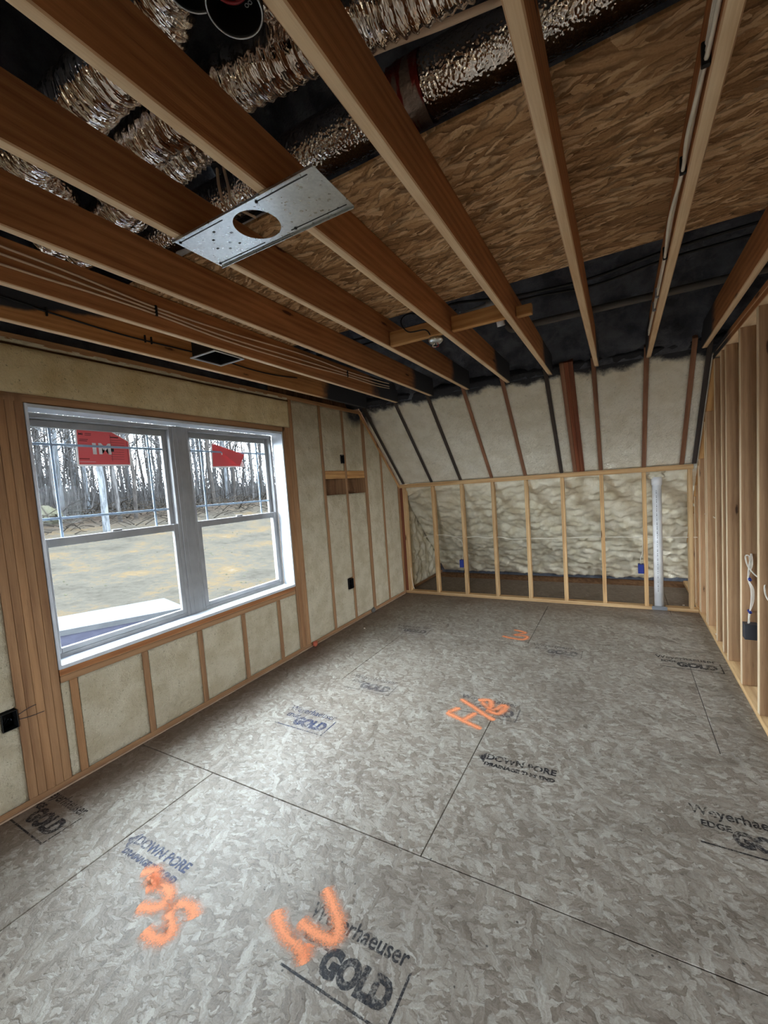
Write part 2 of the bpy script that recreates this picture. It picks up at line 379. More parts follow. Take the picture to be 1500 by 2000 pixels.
BOXES = {}
def box_mesh(name, L, B, Hh, mat, bev):
    key = (round(L, 3), round(B, 3), round(Hh, 3), mat, bev)
    if key in BOXES: return BOXES[key]
    h = (L / 2, B / 2, Hh / 2); b = min(bev, min(h) * .45)
    vs = []; idx = {}
    for sx in (-1, 1):
        for sy in (-1, 1):
            for sz in (-1, 1):
                s = (sx, sy, sz)
                for ax in range(3):
                    idx[(s, ax)] = len(vs)
                    vs.append(tuple(s[i] * (h[i] - (0 if i == ax else b)) for i in range(3)))
    fs = []
    for ax in range(3):
        a, c = [i for i in range(3) if i != ax]
        for sg in (-1, 1):
            q = []
            for (p, r) in ((-1, -1), (1, -1), (1, 1), (-1, 1)):
                s = [0, 0, 0]; s[ax] = sg; s[a] = p; s[c] = r; q.append(idx[(tuple(s), ax)])
            fs.append(q)
        for p in (-1, 1):
            for r in (-1, 1):   # edge parallel to ax, joins faces a and c
                q = []
                for e, fa in ((-1, a), (1, a), (1, c), (-1, c)):
                    s = [0, 0, 0]; s[ax] = e; s[a] = p; s[c] = r; q.append(idx[(tuple(s), fa)])
                fs.append(q)
    for k in [k for k in idx if k[1] == 0]: fs.append([idx[(k[0], 0)], idx[(k[0], 1)], idx[(k[0], 2)]])
    me = bpy.data.meshes.new(name); me.from_pydata(vs, [], fs)
    bm = bmesh.new(); bm.from_mesh(me); bmesh.ops.recalc_face_normals(bm, faces=bm.faces); bm.to_mesh(me); bm.free()
    me.materials.append(MAT[mat]); BOXES[key] = me
    return me
def box(name, x, y, z, mat, parent=None, bev=.003):
    """axis-aligned piece between two corners; local X runs along its longest side"""
    d = [abs(x[1] - x[0]), abs(y[1] - y[0]), abs(z[1] - z[0])]
    c = Vector(((x[0] + x[1]) / 2, (y[0] + y[1]) / 2, (z[0] + z[1]) / 2))
    ax = d.index(max(d))
    if ax == 0: R, dims = Matrix.Identity(3), d
    elif ax == 1: R, dims = Matrix(((0, 1, 0), (1, 0, 0), (0, 0, -1))), (d[1], d[0], d[2])   # local X -> Y
    else: R, dims = Matrix(((0, 0, 1), (0, 1, 0), (-1, 0, 0))).transposed(), (d[2], d[1], d[0])
    if ax == 2: R = Matrix(((0, 0, -1), (0, 1, 0), (1, 0, 0)))
    mw = R.to_4x4(); mw.translation = c
    return link(bpy.data.objects.new(name, box_mesh(name, *dims, mat, bev)), parent, mw)
def bar(name, a, b, w, t, side, mat, parent=None, bev=.003):
    """board from a to b, width w along `side`, thickness t across"""
    a, b = Vector(a), Vector(b); X = (b - a).normalized(); Y = Vector(side); Y = (Y - X * Y.dot(X)).normalized(); Z = X.cross(Y)
    mw = Matrix((X, Y, Z)).transposed().to_4x4(); mw.translation = (a + b) / 2
    return link(bpy.data.objects.new(name, box_mesh(name, (b - a).length, w, t, mat, bev)), parent, mw)
def smooth_path(pts, n=6):
    pts = [Vector(p) for p in pts]; out = []
    for i in range(len(pts) - 1):
        p0 = pts[max(i - 1, 0)]; p1, p2 = pts[i], pts[i + 1]; p3 = pts[min(i + 2, len(pts) - 1)]
        for j in range(n):
            t = j / n; t2 = t * t; t3 = t2 * t
            out.append(.5 * ((2 * p1) + (p2 - p0) * t + (2 * p0 - 5 * p1 + 4 * p2 - p3) * t2 + (3 * p1 - p0 - 3 * p2 + p3) * t3))
    out.append(pts[-1]); return out
def tube_data(path, rad, seg=8, cap=True):
    vs = []; fs = []; prev = None
    for i, p in enumerate(path):
        d = (path[min(i + 1, len(path) - 1)] - path[max(i - 1, 0)]).normalized()
        if prev is None: prev = d.orthogonal().normalized()
        n = (prev - d * prev.dot(d)).normalized(); prev = n; b = d.cross(n)
        r = rad(i) if callable(rad) else rad
        for k in range(seg):
            a = 2 * math.pi * k / seg; rr = r(k) if callable(r) else r
            vs.append(p + (n * math.cos(a) + b * math.sin(a)) * rr)
    for i in range(len(path) - 1):
        for k in range(seg):
            k2 = (k + 1) % seg; fs.append((i * seg + k, i * seg + k2, (i + 1) * seg + k2, (i + 1) * seg + k))
    if cap:
        fs.append(tuple(range(seg))[::-1]); fs.append(tuple(range((len(path) - 1) * seg, len(path) * seg)))
    return vs, fs
def tube(name, pts, rad, mat, parent=None, seg=8, n=6, base=None):
    path = smooth_path(pts, n) if n > 1 else [Vector(p) for p in pts]
    o0 = path[0].copy() if base is None else Vector(base)
    vs, fs = tube_data([p - o0 for p in path], rad, seg)
    return from_py(name, vs, fs, mat, parent, Matrix.Translation(o0), True)
def foam(name, org, u, v, w, h, fn, mat, parent, res=.022, skirt=.05, holes=(), clip=None, fade=.03):
    """sprayed bay: displaced grid spanning w along u and h along v, turned edges all round"""
    org, u, v = Vector(org), Vector(u).normalized(), Vector(v).normalized(); nrm = u.cross(v)
    nu, nv = max(3, round(w / res)), max(3, round(h / res)); vs = []; fs = []
    for j in range(nv + 1):
        for i in range(nu + 1):
            a, b = w * i / nu, h * j / nv
            p = org + u * a + v * b
            e = min(a, w - a, b, h - b); k = min(1, e / fade) if fade else 1
            vs.append(p + nrm * (fn(p) * (k if k > 0 else 0) - (.004 if e <= 1e-6 else 0)))
    ok = {}
    for j in range(nv):
        for i in range(nu):
            a, b = w * (i + .5) / nu, h * (j + .5) / nv; p = org + u * a + v * b
            if any(q[0] < a < q[1] and q[2] < b < q[3] for q in holes): continue
            if clip and not clip(p): continue
            k = j * (nu + 1) + i; fs.append((k, k + 1, k + nu + 2, k + nu + 1)); ok[(i, j)] = 1
    # turned edges: extrude every open edge backwards
    cnt = {}
    for f in fs:
        for a, b in zip(f, f[1:] + f[:1]): cnt[(a, b)] = 1
    back = {}
    for (a, b) in list(cnt):
        if (b, a) not in cnt:
            for q in (a, b):
                if q not in back: back[q] = len(vs); vs.append(vs[q] - nrm * skirt)
            fs.append((b, a, back[a], back[b]))
    used = sorted({q for f in fs for q in f}); mp = {q: i for i, q in enumerate(used)}
    o = org + u * (w / 2)
    return from_py(name, [vs[q] - o for q in used], [tuple(mp[q] for q in f) for f in fs], mat, parent, Matrix.Translation(o), True)
def trimmed(p):
    a = noise.noise(p * 7.0) * .012 + noise.noise(p * 20.0 + Vector((3, 1, 7))) * .010
    return min(0.0, a) * (1.3 if noise.noise(p * 1.7 + Vector((9, 2, 4))) > -.05 else .35)
def scalloped(p):
    g = ((p.y * .8 + p.z * 1.0) * 4.2 + .25 * noise.noise(p * 3)) % 1.0
    return trimmed(p) - .009 * max(0.0, 1 - abs(g - .5) * 7) * min(1, max(0, (p.z - 1.35) * 3))
def rougher(p):
    a = noise.noise(p * 5.0) * .022 + noise.noise(p * 15.0) * .018
    return min(.001, a)
def billow(p):
    q = Vector((p.x * 1.0, p.y * 1.25, p.z * 1.25))
    d = noise.voronoi(q * 6.5 + noise.noise_vector(q * 3) * .9)[0][0]; d2 = noise.voronoi(q * 16.0 + noise.noise_vector(q * 7) * .7)[0][0]
    return .065 * (.6 - d) + .032 * (.5 - d2) + .04 * noise.noise(p * 1.7)
def text_mesh(body, size, ex=1.0, bold=0.0, align='LEFT'):
    cu = bpy.data.curves.new('lettering', 'FONT'); cu.body = body; cu.size = size; cu.align_x = align; cu.offset = bold; cu.resolution_u = 3
    cu.space_character = 1.0
    ob = bpy.data.objects.new('lettering', cu); C.objects.link(ob)
    me = bpy.data.meshes.new_from_object(ob.evaluated_get(bpy.context.evaluated_depsgraph_get()))
    bpy.data.objects.remove(ob); bpy.data.curves.remove(cu)
    for v in me.vertices: v.co.x *= ex
    return me
def lettering(name, body, size, mw, mat, parent, ex=1.0, bold=0.0, width=None):
    me = text_mesh(body, size, ex, bold)
    if width:
        xs = [v.co.x for v in me.vertices]; k = width / (max(xs) - min(xs)); x0 = min(xs)
        for v in me.vertices: v.co.x = (v.co.x - x0) * k
    me.materials.clear(); me.materials.append(MAT[mat]); me.name = name
    return link(bpy.data.objects.new(name, me), parent, mw)

# ================================================================== STRUCTURE
R2 = math.sqrt(.5)
SLOPE_V = Vector((0, -R2, R2)); SLOPE_N = Vector((0, -R2, -R2))
def below_slope(d): return lambda p: p.z < HK - p.y - d

# ---- floor: subfloor sheets laid in staggered rows
floor = box('floor', (-.15, XR + .1), (BACK - .1, EAVE + .06), (-.30, -.0195), 'sheath'); floor['kind'] = 'structure'
row = -3.805 - 1.2192 * 3
joints = {0: [1.2, 3.64, 6.08], 1: [2.3, 4.74], 2: [.68, 3.12, 5.56], 3: [1.955, 4.39], 4: [.70, 3.14, 5.58], 5: [1.93, 4.37], 6: [.70, 3.14, 5.58]}
for k in range(7):
    y0, y1 = row + k * 1.2192, row + (k + 1) * 1.2192
    y0 = max(y0, BACK); y1 = min(y1, EAVE + .02)
    xs = [-.14] + joints[k] + [XR + .05]
    for a, b in zip(xs, xs[1:]):
        box('subfloor_sheet', (a + .0018, b - .0018), (y0 + .002, y1 - .002), (-.019, 0), 'floor', floor, .002)

# ---- left wall
wl = struct('wall_left', (0, -3, 0))
XB = -.14
def lstud(y0, y1, z0, z1, name='stud', mat='wallstud'): return box(name, (XB, 0), (y0, y1), (z0, z1), mat, wl)
box('sole_plate', (XB, 0), (BACK, 1.40), (0, T2), 'wallstud', wl)
box('top_plate', (XB, 0), (BACK, -.885), (2.407, H), 'wallstud', wl)
ky = [YS - k * S for k in range(10)]
ZT = 2.407
lstud(ky[0] - .019, ky[0] + .019, T2, HK - ky[0] - .07)
lstud(ky[1] - .019, ky[1] + .019, T2, 2.34); lstud(ky[1] + .0195, ky[1] + .045, T2, 2.30)
for k in (2, 3): lstud(ky[k] - .019, ky[k] + .019, T2, ZT)
lstud(-.045, -.007, T2, HK - .03); lstud(-.005, .033, T2, HK - .06); lstud(.12, .158, T2, 1.30)
for k, (a, b) in enumerate(((-2.148, -2.110), (-2.187, -2.149), (-2.226, -2.188), (-2.262, -2.227))):
    lstud(a, b, T2, ZT if k == 0 else 2.14, 'king_stud', 'wallstud')
for k, (a, b) in enumerate(((-4.228, -4.190), (-4.267, -4.229), (-4.306, -4.268), (-4.345, -4.307), (-4.384, -4.346))):
    lstud(a, b, T2, 2.14 if k < 4 else 2.14, 'king_stud', 'wallstud')
for k in range(5, 10): lstud(ky[k] - .019, ky[k] + .019, T2, .574, 'cripple_stud')
box('sill_plate', (XB, 0), (WY0, WY1), (.574, .611), 'wallstud', wl); box('sill_plate', (XB, 0), (WY0, WY1), (.612, .648), 'joist', wl)
box('header', (XB, 0), (-4.75, -2.226), (2.097, 2.14), 'wallstud', wl)
for a in (-1.667, -1.261): box('blocking', (-.05, 0), (a, a + .368), (1.650, 1.735), 'block', wl)
for y in (-4.95, -5.36, -5.76, -6.17, -6.58, -6.98, -7.39): lstud(y - .019, y + .019, T2, ZT)
bar('rake_plate', (-.045, -.91, HK + .91 - .027), (-.045, .02, HK - .02 - .027), .038, .09, SLOPE_N, 'block', wl)
# sheathing behind the foam
for (a, b, c, d) in ((BACK, -4.20, 0, H), (-2.25, 1.5, 0, H), (-4.20, -2.25, 0, .66), (-4.20, -2.25, 2.09, H)):
    if b > 1: 
        from_py('sheathing', [(0, a, c), (0, b + .3, c), (0, b + .3, .1), (0, -.7, H + .1), (0, a, H + .1), (-.013, a, c), (-.013, b + .3, c), (-.013, b + .3, .1), (-.013, -.7, H + .1), (-.013, a, H + .1)],
                [(0, 1, 2, 3, 4), (9, 8, 7, 6, 5), (0, 5, 6, 1), (1, 6, 7, 2), (2, 7, 8, 3), (3, 8, 9, 4), (4, 9, 5, 0)], 'sheath', wl, Matrix.Translation((XB, 0, 0)))
    else: box('sheathing', (XB - .013, XB), (a, b), (c, d), 'sheath', wl)
FY, FZ = (0, 1, 0), (0, 0, 1)
def lbay(y0, y1, z0, z1, fn=trimmed, mat='foam', holes=(), clip=None):
    hl = [(h[0] - y0, h[1] - y0, h[2] - z0, h[3] - z0) for h in holes]
    return foam('foam_fill', (-.003, y0, z0), FY, FZ, y1 - y0, z1 - z0, fn, mat, wl, .022, .08, hl, clip)
BX1 = (-1.368, -1.300, 1.812, 1.918); BX2 = (-1.405, -1.300, .385, .52); BX3 = (-4.455, -4.386, .435, .535)
lbay(-2.108, -1.706, T2, ZT, scalloped); lbay(-1.666, -1.300, 1.736, ZT, scalloped, holes=[BX1]); lbay(-1.666, -1.300, T2, 1.474, holes=[BX2])
lbay(-1.260, -.893, 1.736, ZT, mat='foam_o', clip=below_slope(.03)); lbay(-1.260, -.893, T2, 1.474)
lbay(-.827, -.487, T2, 2.36, mat='foam_o', clip=below_slope(.03)); lbay(-.447, -.046, T2, 1.98, clip=below_slope(.03))
lbay(.16, 1.34, T2, 1.36, billow, 'foam_b', clip=below_slope(-.06)); lbay(.034, .119, T2, 1.38)
cs = [-4.189] + [y for k in range(9, 4, -1) for y in (ky[k] - .019, ky[k] + .019)] + [-2.263]
for a, b in zip(cs[0::2], cs[1::2]): lbay(a + .001, b - .001, T2, .573)
lbay(-4.93, -4.386, T2, 2.097, rougher, holes=[BX3]); lbay(-4.74, -2.149, 2.141, 2.385, rougher, 'foam_y')
foam('foam_bead', (.0, -4.7, 2.402), FY, FZ, 2.55, .022, rougher, 'foam', wl, .012, .02)
ex = [-4.97, -5.36, -5.76, -6.17, -6.58, -6.98, -7.39]
for y in ex: lbay(y - .37 if y < -5 else y - .36, y - .02, T2, ZT)
lbay(-4.93, -4.75, 2.1, ZT)
# caulk run where the wall meets the floor
def lumps(i): return .0055 + .0015 * noise.noise(Vector((i * .3, 1.7, 0)))
vs, fs = tube_data([Vector((.003, y * .02, .004 + .002 * noise.noise(Vector((0, y * .15, 3))))) for y in range(-300, 0)], lumps, 6)
from_py('caulk_bead', vs, fs, 'bead', wl, None, True)

# ---- window: twin double-hung unit with lined opening
win = struct('window_1', (0, (WY0 + WY1) / 2, WZ0))
LX = -.125; t = .011
box('liner', (LX, .004), (WY0 - .002, WY0 + t), (WZ0 - .01, WZ1 + .01), 'vinyl_in', win, .001); box('liner', (LX, .004), (WY1 - t, WY1 + .002), (WZ0 - .01, WZ1 + .01), 'vinyl_in', win, .001)
box('liner', (LX, .004), (WY0 + t, WY1 - t), (WZ1 - t, WZ1 + .008), 'vinyl_in', win, .001); box('stool', (LX, .006), (WY0 + t, WY1 - t), (WZ0 - .01, WZ0 + t), 'vinyl_in', win, .001)
y0, y1, z0, z1 = WY0 + t, WY1 - t, WZ0 + t, WZ1 - t
ymid = (y0 + y1) / 2
mull = box('mullion', (-.205, LX + .002), (ymid - .052, ymid + .052), (z0, z1), 'vinyl', win, .003)
box('mullion_cover', (LX + .002, LX + .005), (ymid - .020, ymid + .020), (z0, z1), 'vinyl', mull, .001)
for (a, b) in ((y0, ymid - .052), (ymid + .052, y1)):
    fr = .026
    f0 = box('frame_jamb', (-.205, LX - .002), (a, a + fr), (z0, z1), 'vinyl', win); box('frame_jamb', (-.205, LX - .002), (b - fr, b), (z0, z1), 'vinyl', win)
    box('frame_head', (-.205, LX - .002), (a + fr, b - fr), (z1 - .030, z1), 'vinyl', win); box('frame_sill', (-.205, LX - .004), (a + fr, b - fr), (z0, z0 + .026), 'vinyl', win)
    for yy in (a + fr, b - fr - .005): box('jamb_track', (-.162, -.156), (yy, yy + .005), (z0 + .03, z1 - .03), 'vinyl', win, .001)
    ga, gb = a + .063, b - .063
    # lower sash (inner track)
    lo = link(bpy.data.objects.new('lower_sash', None), win, Matrix.Translation((-.14, (a + b) / 2, z0 + .026)))
    lx = (-.153, -.127); zb0, zb1, zm0, zm1 = z0 + .027, .728, 1.313, 1.362
    box('stile', lx, (a + fr + .001, ga), (zb0, zm1), 'vinyl', lo); box('stile', lx, (gb, b - fr - .001), (zb0, zm1), 'vinyl', lo)
    box('bottom_rail', lx, (ga, gb), (zb0, zb1), 'vinyl', lo); box('meeting_rail', lx, (ga, gb), (zm0, zm1), 'vinyl', lo)
    box('glass_pane', (-.142, -.138), (ga - .004, gb + .004), (zb1 - .004, zm0 + .004), 'glass', lo, .0005)
    box('sash_lock', (-.150, -.132), ((a + b) / 2 - .03, (a + b) / 2 + .03), (zm1, zm1 + .012), 'vinyl', lo, .002)
    # upper sash (outer track)
    up = link(bpy.data.objects.new('upper_sash', None), win, Matrix.Translation((-.175, (a + b) / 2, 1.34)))
    ux = (-.188, -.163); zu0, zu1, zu2, zu3 = 1.318, 1.352, 2.000, z1 - .031
    box('stile', ux, (a + fr + .001, ga), (zu0, zu3), 'vinyl', up); box('stile', ux, (gb, b - fr - .001), (zu0, zu3), 'vinyl', up)
    box('meeting_rail', ux, (ga, gb), (zu0, zu1), 'vinyl', up); box('top_rail', ux, (ga, gb), (zu2, zu3), 'vinyl', up)
    box('glass_pane', (-.178, -.174), (ga - .004, gb + .004), (zu1 - .004, zu2 + .004), 'glass', up, .0005)
    for yy in (ga + .092, gb - .100): box('grid_bar', (-.173, -.166), (yy - .007, yy + .007), (zu1, zu2), 'grid', up, .002)
    for zz in (1.905, 1.474): box('grid_bar', (-.1725, -.1665), (ga, gb), (zz - .007, zz + .007), 'grid', up, .002)

# ---- knee wall at the far end
wk = struct('wall_far', (W / 2, 0, 0))
box('sole_plate', (.002, 2.985), (0, .089), (0, T2), 'knee', wk); box('sole_plate', (3.105, W - .002), (0, .089), (0, T2), 'knee', wk)
box('top_plate', (.0, W - .03), (.0, .089), (1.490, 1.541), 'knee', wk)
for x in [.062] + [XK + k * S for k in range(7)] + [3.332]:
    box('stud', (x - .019, x + .019), (.0, .089), (T2, 1.490), 'knee', wk)
box('stud', (.004, .042), (.0, .089), (T2, 1.490), 'rafter_red', wk)
foam('foam_layer', (.0, EAVE, .02), (1, 0, 0), SLOPE_V, XR, 1.455 / R2, billow, 'foam_b', wk, .022, .1)
box('eave_block', (-.1, XR + .1), (EAVE + .0, EAVE + .06), (-.02, .25), 'black', wk)
nail = box('strap_plate', (2.975, 3.115), (-.003, .0), (.002, .040), 'steel', wk, .0005); box('strap_plate', (2.985, 3.105), (.0, .012), (.039, .041), 'steel', wk, .0005)

# ---- sloped ceiling between knee wall and joists
ws = struct('ceiling_slope', (W / 2, -.45, 2.0))
raft = [(.070, 'rafter_dark'), (XK, 'rafter_dark'), (XK + S, 'rafter_dark'), (XK + 2 * S, 'rafter'), (XK + 3 * S, 'rafter'), (XK + 4 * S, 'rafter_dark'),
        (2.262, 'rafter'), (2.301, 'rafter_red'), (2.340, 'rafter_red'), (XK + 5 * S, 'rafter'), (XK + 6 * S, 'rafter'), (3.262, 'rafter'), (3.366, 'rafter_dark')]
def on_slope(x, y, d=0.0): return Vector((x, y, HK - y)) + SLOPE_N * -d
for x, m in raft: bar('rafter', on_slope(x, -.004, .10), on_slope(x, -1.0, .10), .038, .20, (1, 0, 0), m, ws)
xs = [-.01] + [x for x, m in raft] + [W + .2]
for a, b in zip(xs, xs[1:]):
    if b - a < .05: continue
    foam('foam_fill', on_slope(a + .019, -.006) - SLOPE_N * .004, (1, 0, 0), SLOPE_V, b - a - .038, .97 / R2, rougher, 'foam_s', ws, .024, .09)
for x in [3.85 + k * S for k in range(8)]:
    bar('rafter', on_slope(x, -.0, .10), on_slope(x, -1.0, .10), .038, .20, (1, 0, 0), 'rafter', ws)
foam('foam_fill', on_slope(W + .22, -.006, .006), (1, 0, 0), SLOPE_V, XR - W - .22, .97 / R2, rougher, 'foam_s', ws, .05, .09)

# ---- ceiling: joists, attic sheets, black coated roof foam above
ce = struct('ceiling', (1.7, -4, H))
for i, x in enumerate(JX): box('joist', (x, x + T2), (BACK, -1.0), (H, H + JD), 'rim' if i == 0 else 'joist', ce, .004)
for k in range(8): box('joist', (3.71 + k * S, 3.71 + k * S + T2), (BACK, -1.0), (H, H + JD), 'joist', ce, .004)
box('blocking', (JX[3] + T2 + .001, JX[4] - .001), (-2.70, -2.662), (H + .004, H + .094), 'block', ce)
box('blocking', (JX[4] + T2 + .001, JX[5] - .001), (-2.62, -2.582), (H + .03, H + .119), 'block', ce)
box('blocking', (JX[5] + T2 + .001, JX[5] + .13), (-2.56, -2.522), (H + .04, H + .10), 'block', ce)
for a, b in ((-.1, 1.19), (1.19, 3.63), (3.63, 6.06)): box('attic_sheet', (a + .002, b - .002), (-3.90, -2.69), (H + JD + .001, H + JD + .013), 'osb', ce, .001)
foam('black_foam', on_slope(-.14, -.93), (1, 0, 0), SLOPE_V, XR + .2, (-RIDGE - .93) / R2, lambda p: billow(p) * 1.7 - .06, 'black', ce, .05, .1)
zr = HK - RIDGE
def slab(name, pts, th, mat, parent):
    a = [Vector(p) for p in pts]; n = (a[1] - a[0]).cross(a[2] - a[0]).normalized() * th; k = len(a)
    return from_py(name, a + [p + n for p in a], [tuple(range(k))[::-1], tuple(range(k, 2 * k))] + [(i, (i + 1) % k, k + (i + 1) % k, k + i) for i in range(k)], mat, parent)
slab('roof_slope', [(-.2, RIDGE + .05, zr + .1), (XR + .2, RIDGE + .05, zr + .1), (XR + .2, BACK - .15, zr + RIDGE * -1 + BACK - .05 + .0), (-.2, BACK - .15, zr - RIDGE + BACK - .05)], .1, 'black', ce)
slab('gable', [(-.145, -.85, H), (-.145, RIDGE, zr + .05), (-.145, BACK, H + .1), (-.145, BACK, H)], -.05, 'black', ce)
slab('gable', [(XR + .06, -.85, H), (XR + .06, RIDGE, zr + .05), (XR + .06, BACK, H + .1), (XR + .06, BACK, H)], .05, 'black', ce)
# outer roof skin so that no sky leaks through the foam
slab('roof_slope', [on_slope(-.2, EAVE + .2, .30), on_slope(XR + .2, EAVE + .2, .30), on_slope(XR + .2, RIDGE - .1, .30), on_slope(-.2, RIDGE - .1, .30)], -.05, 'black', ce)

# ---- right stud wall, open on both sides
wr = struct('wall_right', (W, -1, 0))
WD = .089
box('sole_plate', (W, W + WD), (-3.3, 1.30), (0, T2), 'knee', wr)
box('top_plate', (W, W + WD), (BACK, -.90), (H - .038, H - .001), 'joist', wr); box('top_plate', (W, W + WD), (BACK, -.86), (H - .077, H - .039), 'joist', wr)
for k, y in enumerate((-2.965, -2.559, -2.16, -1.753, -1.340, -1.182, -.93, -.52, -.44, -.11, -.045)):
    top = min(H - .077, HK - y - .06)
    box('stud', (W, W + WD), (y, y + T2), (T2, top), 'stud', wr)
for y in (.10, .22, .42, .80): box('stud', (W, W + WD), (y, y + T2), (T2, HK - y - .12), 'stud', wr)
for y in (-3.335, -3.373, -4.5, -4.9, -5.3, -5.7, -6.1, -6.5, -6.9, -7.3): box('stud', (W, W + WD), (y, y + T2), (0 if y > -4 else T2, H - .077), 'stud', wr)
box('sole_plate', (W, W + WD), (BACK, -4.46), (0, T2), 'knee', wr)
bar('rake_plate', (W + .045, -.90, HK + .90 - .03), (W + .045, .9, HK - .9 - .03), .038, WD, SLOPE_N, 'block', wr)

# ---- rest of the house: back wall with added window sized for fill light, side room
wb = struct('wall_back', (1.7, BACK, 0))
for (a, b, c, d) in ((-.15, 2.35, 0, 2.62), (3.35, XR + .1, 0, 2.62), (2.35, 3.35, 0, .9), (2.35, 3.35, 2.1, 2.62)): box('wall_panel', (a, b), (BACK - .14, BACK), (c, d), 'foam', wb)
wsr = struct('wall_side', (XR, -3, 0))
for (a, b, c, d) in ((BACK, -1.5, 0, 2.45), (-.5, .1, 0, 2.45), (.1, 1.0, 0, 1.75), (1.0, 1.6, 0, .9), (-1.5, -.5, 0, .1), (-1.5, -.5, 2.0, 2.45)): box('wall_panel', (XR, XR + .14), (a, b), (c, d), 'foam', wsr)

# ================================================================== THINGS INDOORS
# ---- galvanised mounting plate with round cut-out, nailed under two joists
px0, px1, py0, py1, pz = 1.349, 1.978, -4.220, -4.004, H - .002
pl = thing('light_mounting_plate', 'galvanised steel plate with a round hole nailed under two ceiling joists', 'metal plate', ((px0 + px1) / 2, (py0 + py1) / 2, pz))
def plate_mesh():
    bm = bmesh.new(); hx, hy = 1.655, -4.113; rh = .079; n = 48
    cxs, cys = px0, py0
    ring = [bm.verts.new((hx + rh * math.cos(2 * math.pi * i / n), hy + rh * math.sin(2 * math.pi * i / n), 0)) for i in range(n)]
    out = []
    for i in range(n):
        a = 2 * math.pi * i / n; dx, dy = math.cos(a), math.sin(a); ts = []
        if dx > 1e-6: ts.append((px1 - hx) / dx)
        if dx < -1e-6: ts.append((px0 - hx) / dx)
        if dy > 1e-6: ts.append((py1 - hy) / dy)
        if dy < -1e-6: ts.append((py0 - hy) / dy)
        tt = min(ts); out.append(Vector((hx + dx * tt, hy + dy * tt, 0)))
    for c in ((px0, py0), (px0, py1), (px1, py0), (px1, py1)):      # snap nearest ring point to each corner
        k = min(range(n), key=lambda i: (out[i].xy - Vector(c)).length); out[k] = Vector((c[0], c[1], 0))
    ov = [bm.verts.new(p) for p in out]
    for i in range(n): bm.faces.new((ring[i], ring[(i + 1) % n], ov[(i + 1) % n], ov[i]))
    r = bmesh.ops.extrude_face_region(bm, geom=bm.faces[:])
    bmesh.ops.translate(bm, vec=(0, 0, -.0015), verts=[v for v in r['geom'] if isinstance(v, bmesh.types.BMVert)])
    bmesh.ops.recalc_face_normals(bm, faces=bm.faces)
    me = bpy.data.meshes.new('sheet'); bm.to_mesh(me); bm.free(); me.materials.append(MAT['galv'])
    return me
shp = link(bpy.data.objects.new('sheet', plate_mesh()), pl, Matrix.Translation((0, 0, pz)))
zb = (pz - .0026, pz - .0014)
box('folded_lip', (px0, px1), (py0, py0 + .003), (pz - .008, pz - .0014), 'galv', pl, .0005); box('folded_lip', (px0, px1), (py1 - .003, py1), (pz - .008, pz - .0014), 'galv', pl, .0005)
for (a, b, c) in ((px0 + .01, px0 + .235, py0 + .022), (px0 + .39, px1 - .035, py0 + .022), (px0 + .01, px0 + .255, py1 - .022), (px0 + .38, px1 - .015, py1 - .022)):
    box('slot', (a, b), (c - .0018, c + .0018), zb, 'plastic_black', shp, .0003)
for (a, b, c) in ((px0 + .0, px0 + .20, py0 + .009), (px0 + .44, px1 - .05, py0 + .009), (px0 + .02, px1 - .25, py1 - .009)):
    box('slot', (a, b), (c - .0008, c + .0008), zb, 'plastic_dark', shp, .0003)
for (a, b) in ((px0 + .016, py0 + .022), (px0 + .39, py0 + .022), (px0 + .016, py1 - .022), (px0 + .40, py1 - .022)):
    tube('nail_head', [(a, b, pz - .0015), (a, b, pz - .004)], .005, 'plastic_black', shp, 10, 1)
for (a, b) in ((.115, .075), (.155, .045), (.150, .118), (.085, .118), (.20, .082), (.175, .140), (.12, .145)):
    box('punched_tab', (px0 + a, px0 + a + .010), (py0 + b, py0 + b + .007), zb, 'plastic_black' if int(a * 1000) % 2 else 'steel', shp, .0003)

# ---- electrical boxes
def open_box(name, label, cat, lo, hi, face, mat, group=None, wires=True):
    """five-sided box, open towards `face` ('+x', '-y', '-x')"""
    lo, hi = Vector(lo), Vector(hi); c = (lo + hi) / 2
    o = thing(name, label, cat, (c.x, c.y, lo.z), group); th = .003
    ax = 'xyz'.index(face[1]); pos = face[0] == '+'
    for k in range(3):
        for s in (0, 1):
            if k == ax and (s == 1) == pos: continue
            a, b = lo.copy(), hi.copy()
            if s == 0: b[k] = lo[k] + th
            else: a[k] = hi[k] - th
            box('back' if k == ax else 'side', (a.x, b.x), (a.y, b.y), (a.z, b.z), mat, o, .0008)
    return o
b1 = open_box('switch_box', 'black open switch box high in the foamed wall above the wood blocking', 'electrical box', (-.07, BX1[0] + .004, BX1[2] + .004), (.006, BX1[1] - .001, BX1[3] - .004), '+x', 'plastic_black')
b2 = open_box('outlet_box', 'black outlet box with ragged foam edges low in the wall between window and knee wall', 'electrical box', (-.07, BX2[0] + .018, BX2[2] + .012), (.006, BX2[1] - .001, BX2[3] - .012), '+x', 'plastic_black')
b3 = open_box('outlet_box', 'black outlet box in the foam beside the stacked studs near the window corner', 'electrical box', (-.07, BX3[0] + .004, BX3[2] + .004), (.008, BX3[1] - .001, BX3[3] - .004), '+x', 'plastic_black')
for b, (yy, zz) in ((b1, (-1.335, 1.865)), (b2, (-1.345, .45)), (b3, (-4.42, .485))):
    for q in range(3): tube('wire', [(-.062, yy - .015 + .014 * q, zz - .03), (-.03, yy - .01 + .012 * q, zz), (-.012, yy + .012 * (q - 1), zz + .02 - .012 * q)], .0022, 'plastic_dark', b, 6, 4)
tube('nail_spike', [(.002, -4.382, .50), (.010, -4.345, .515), (.012, -4.31, .52)], .0018, 'plastic_dark', b3, 5, 3)
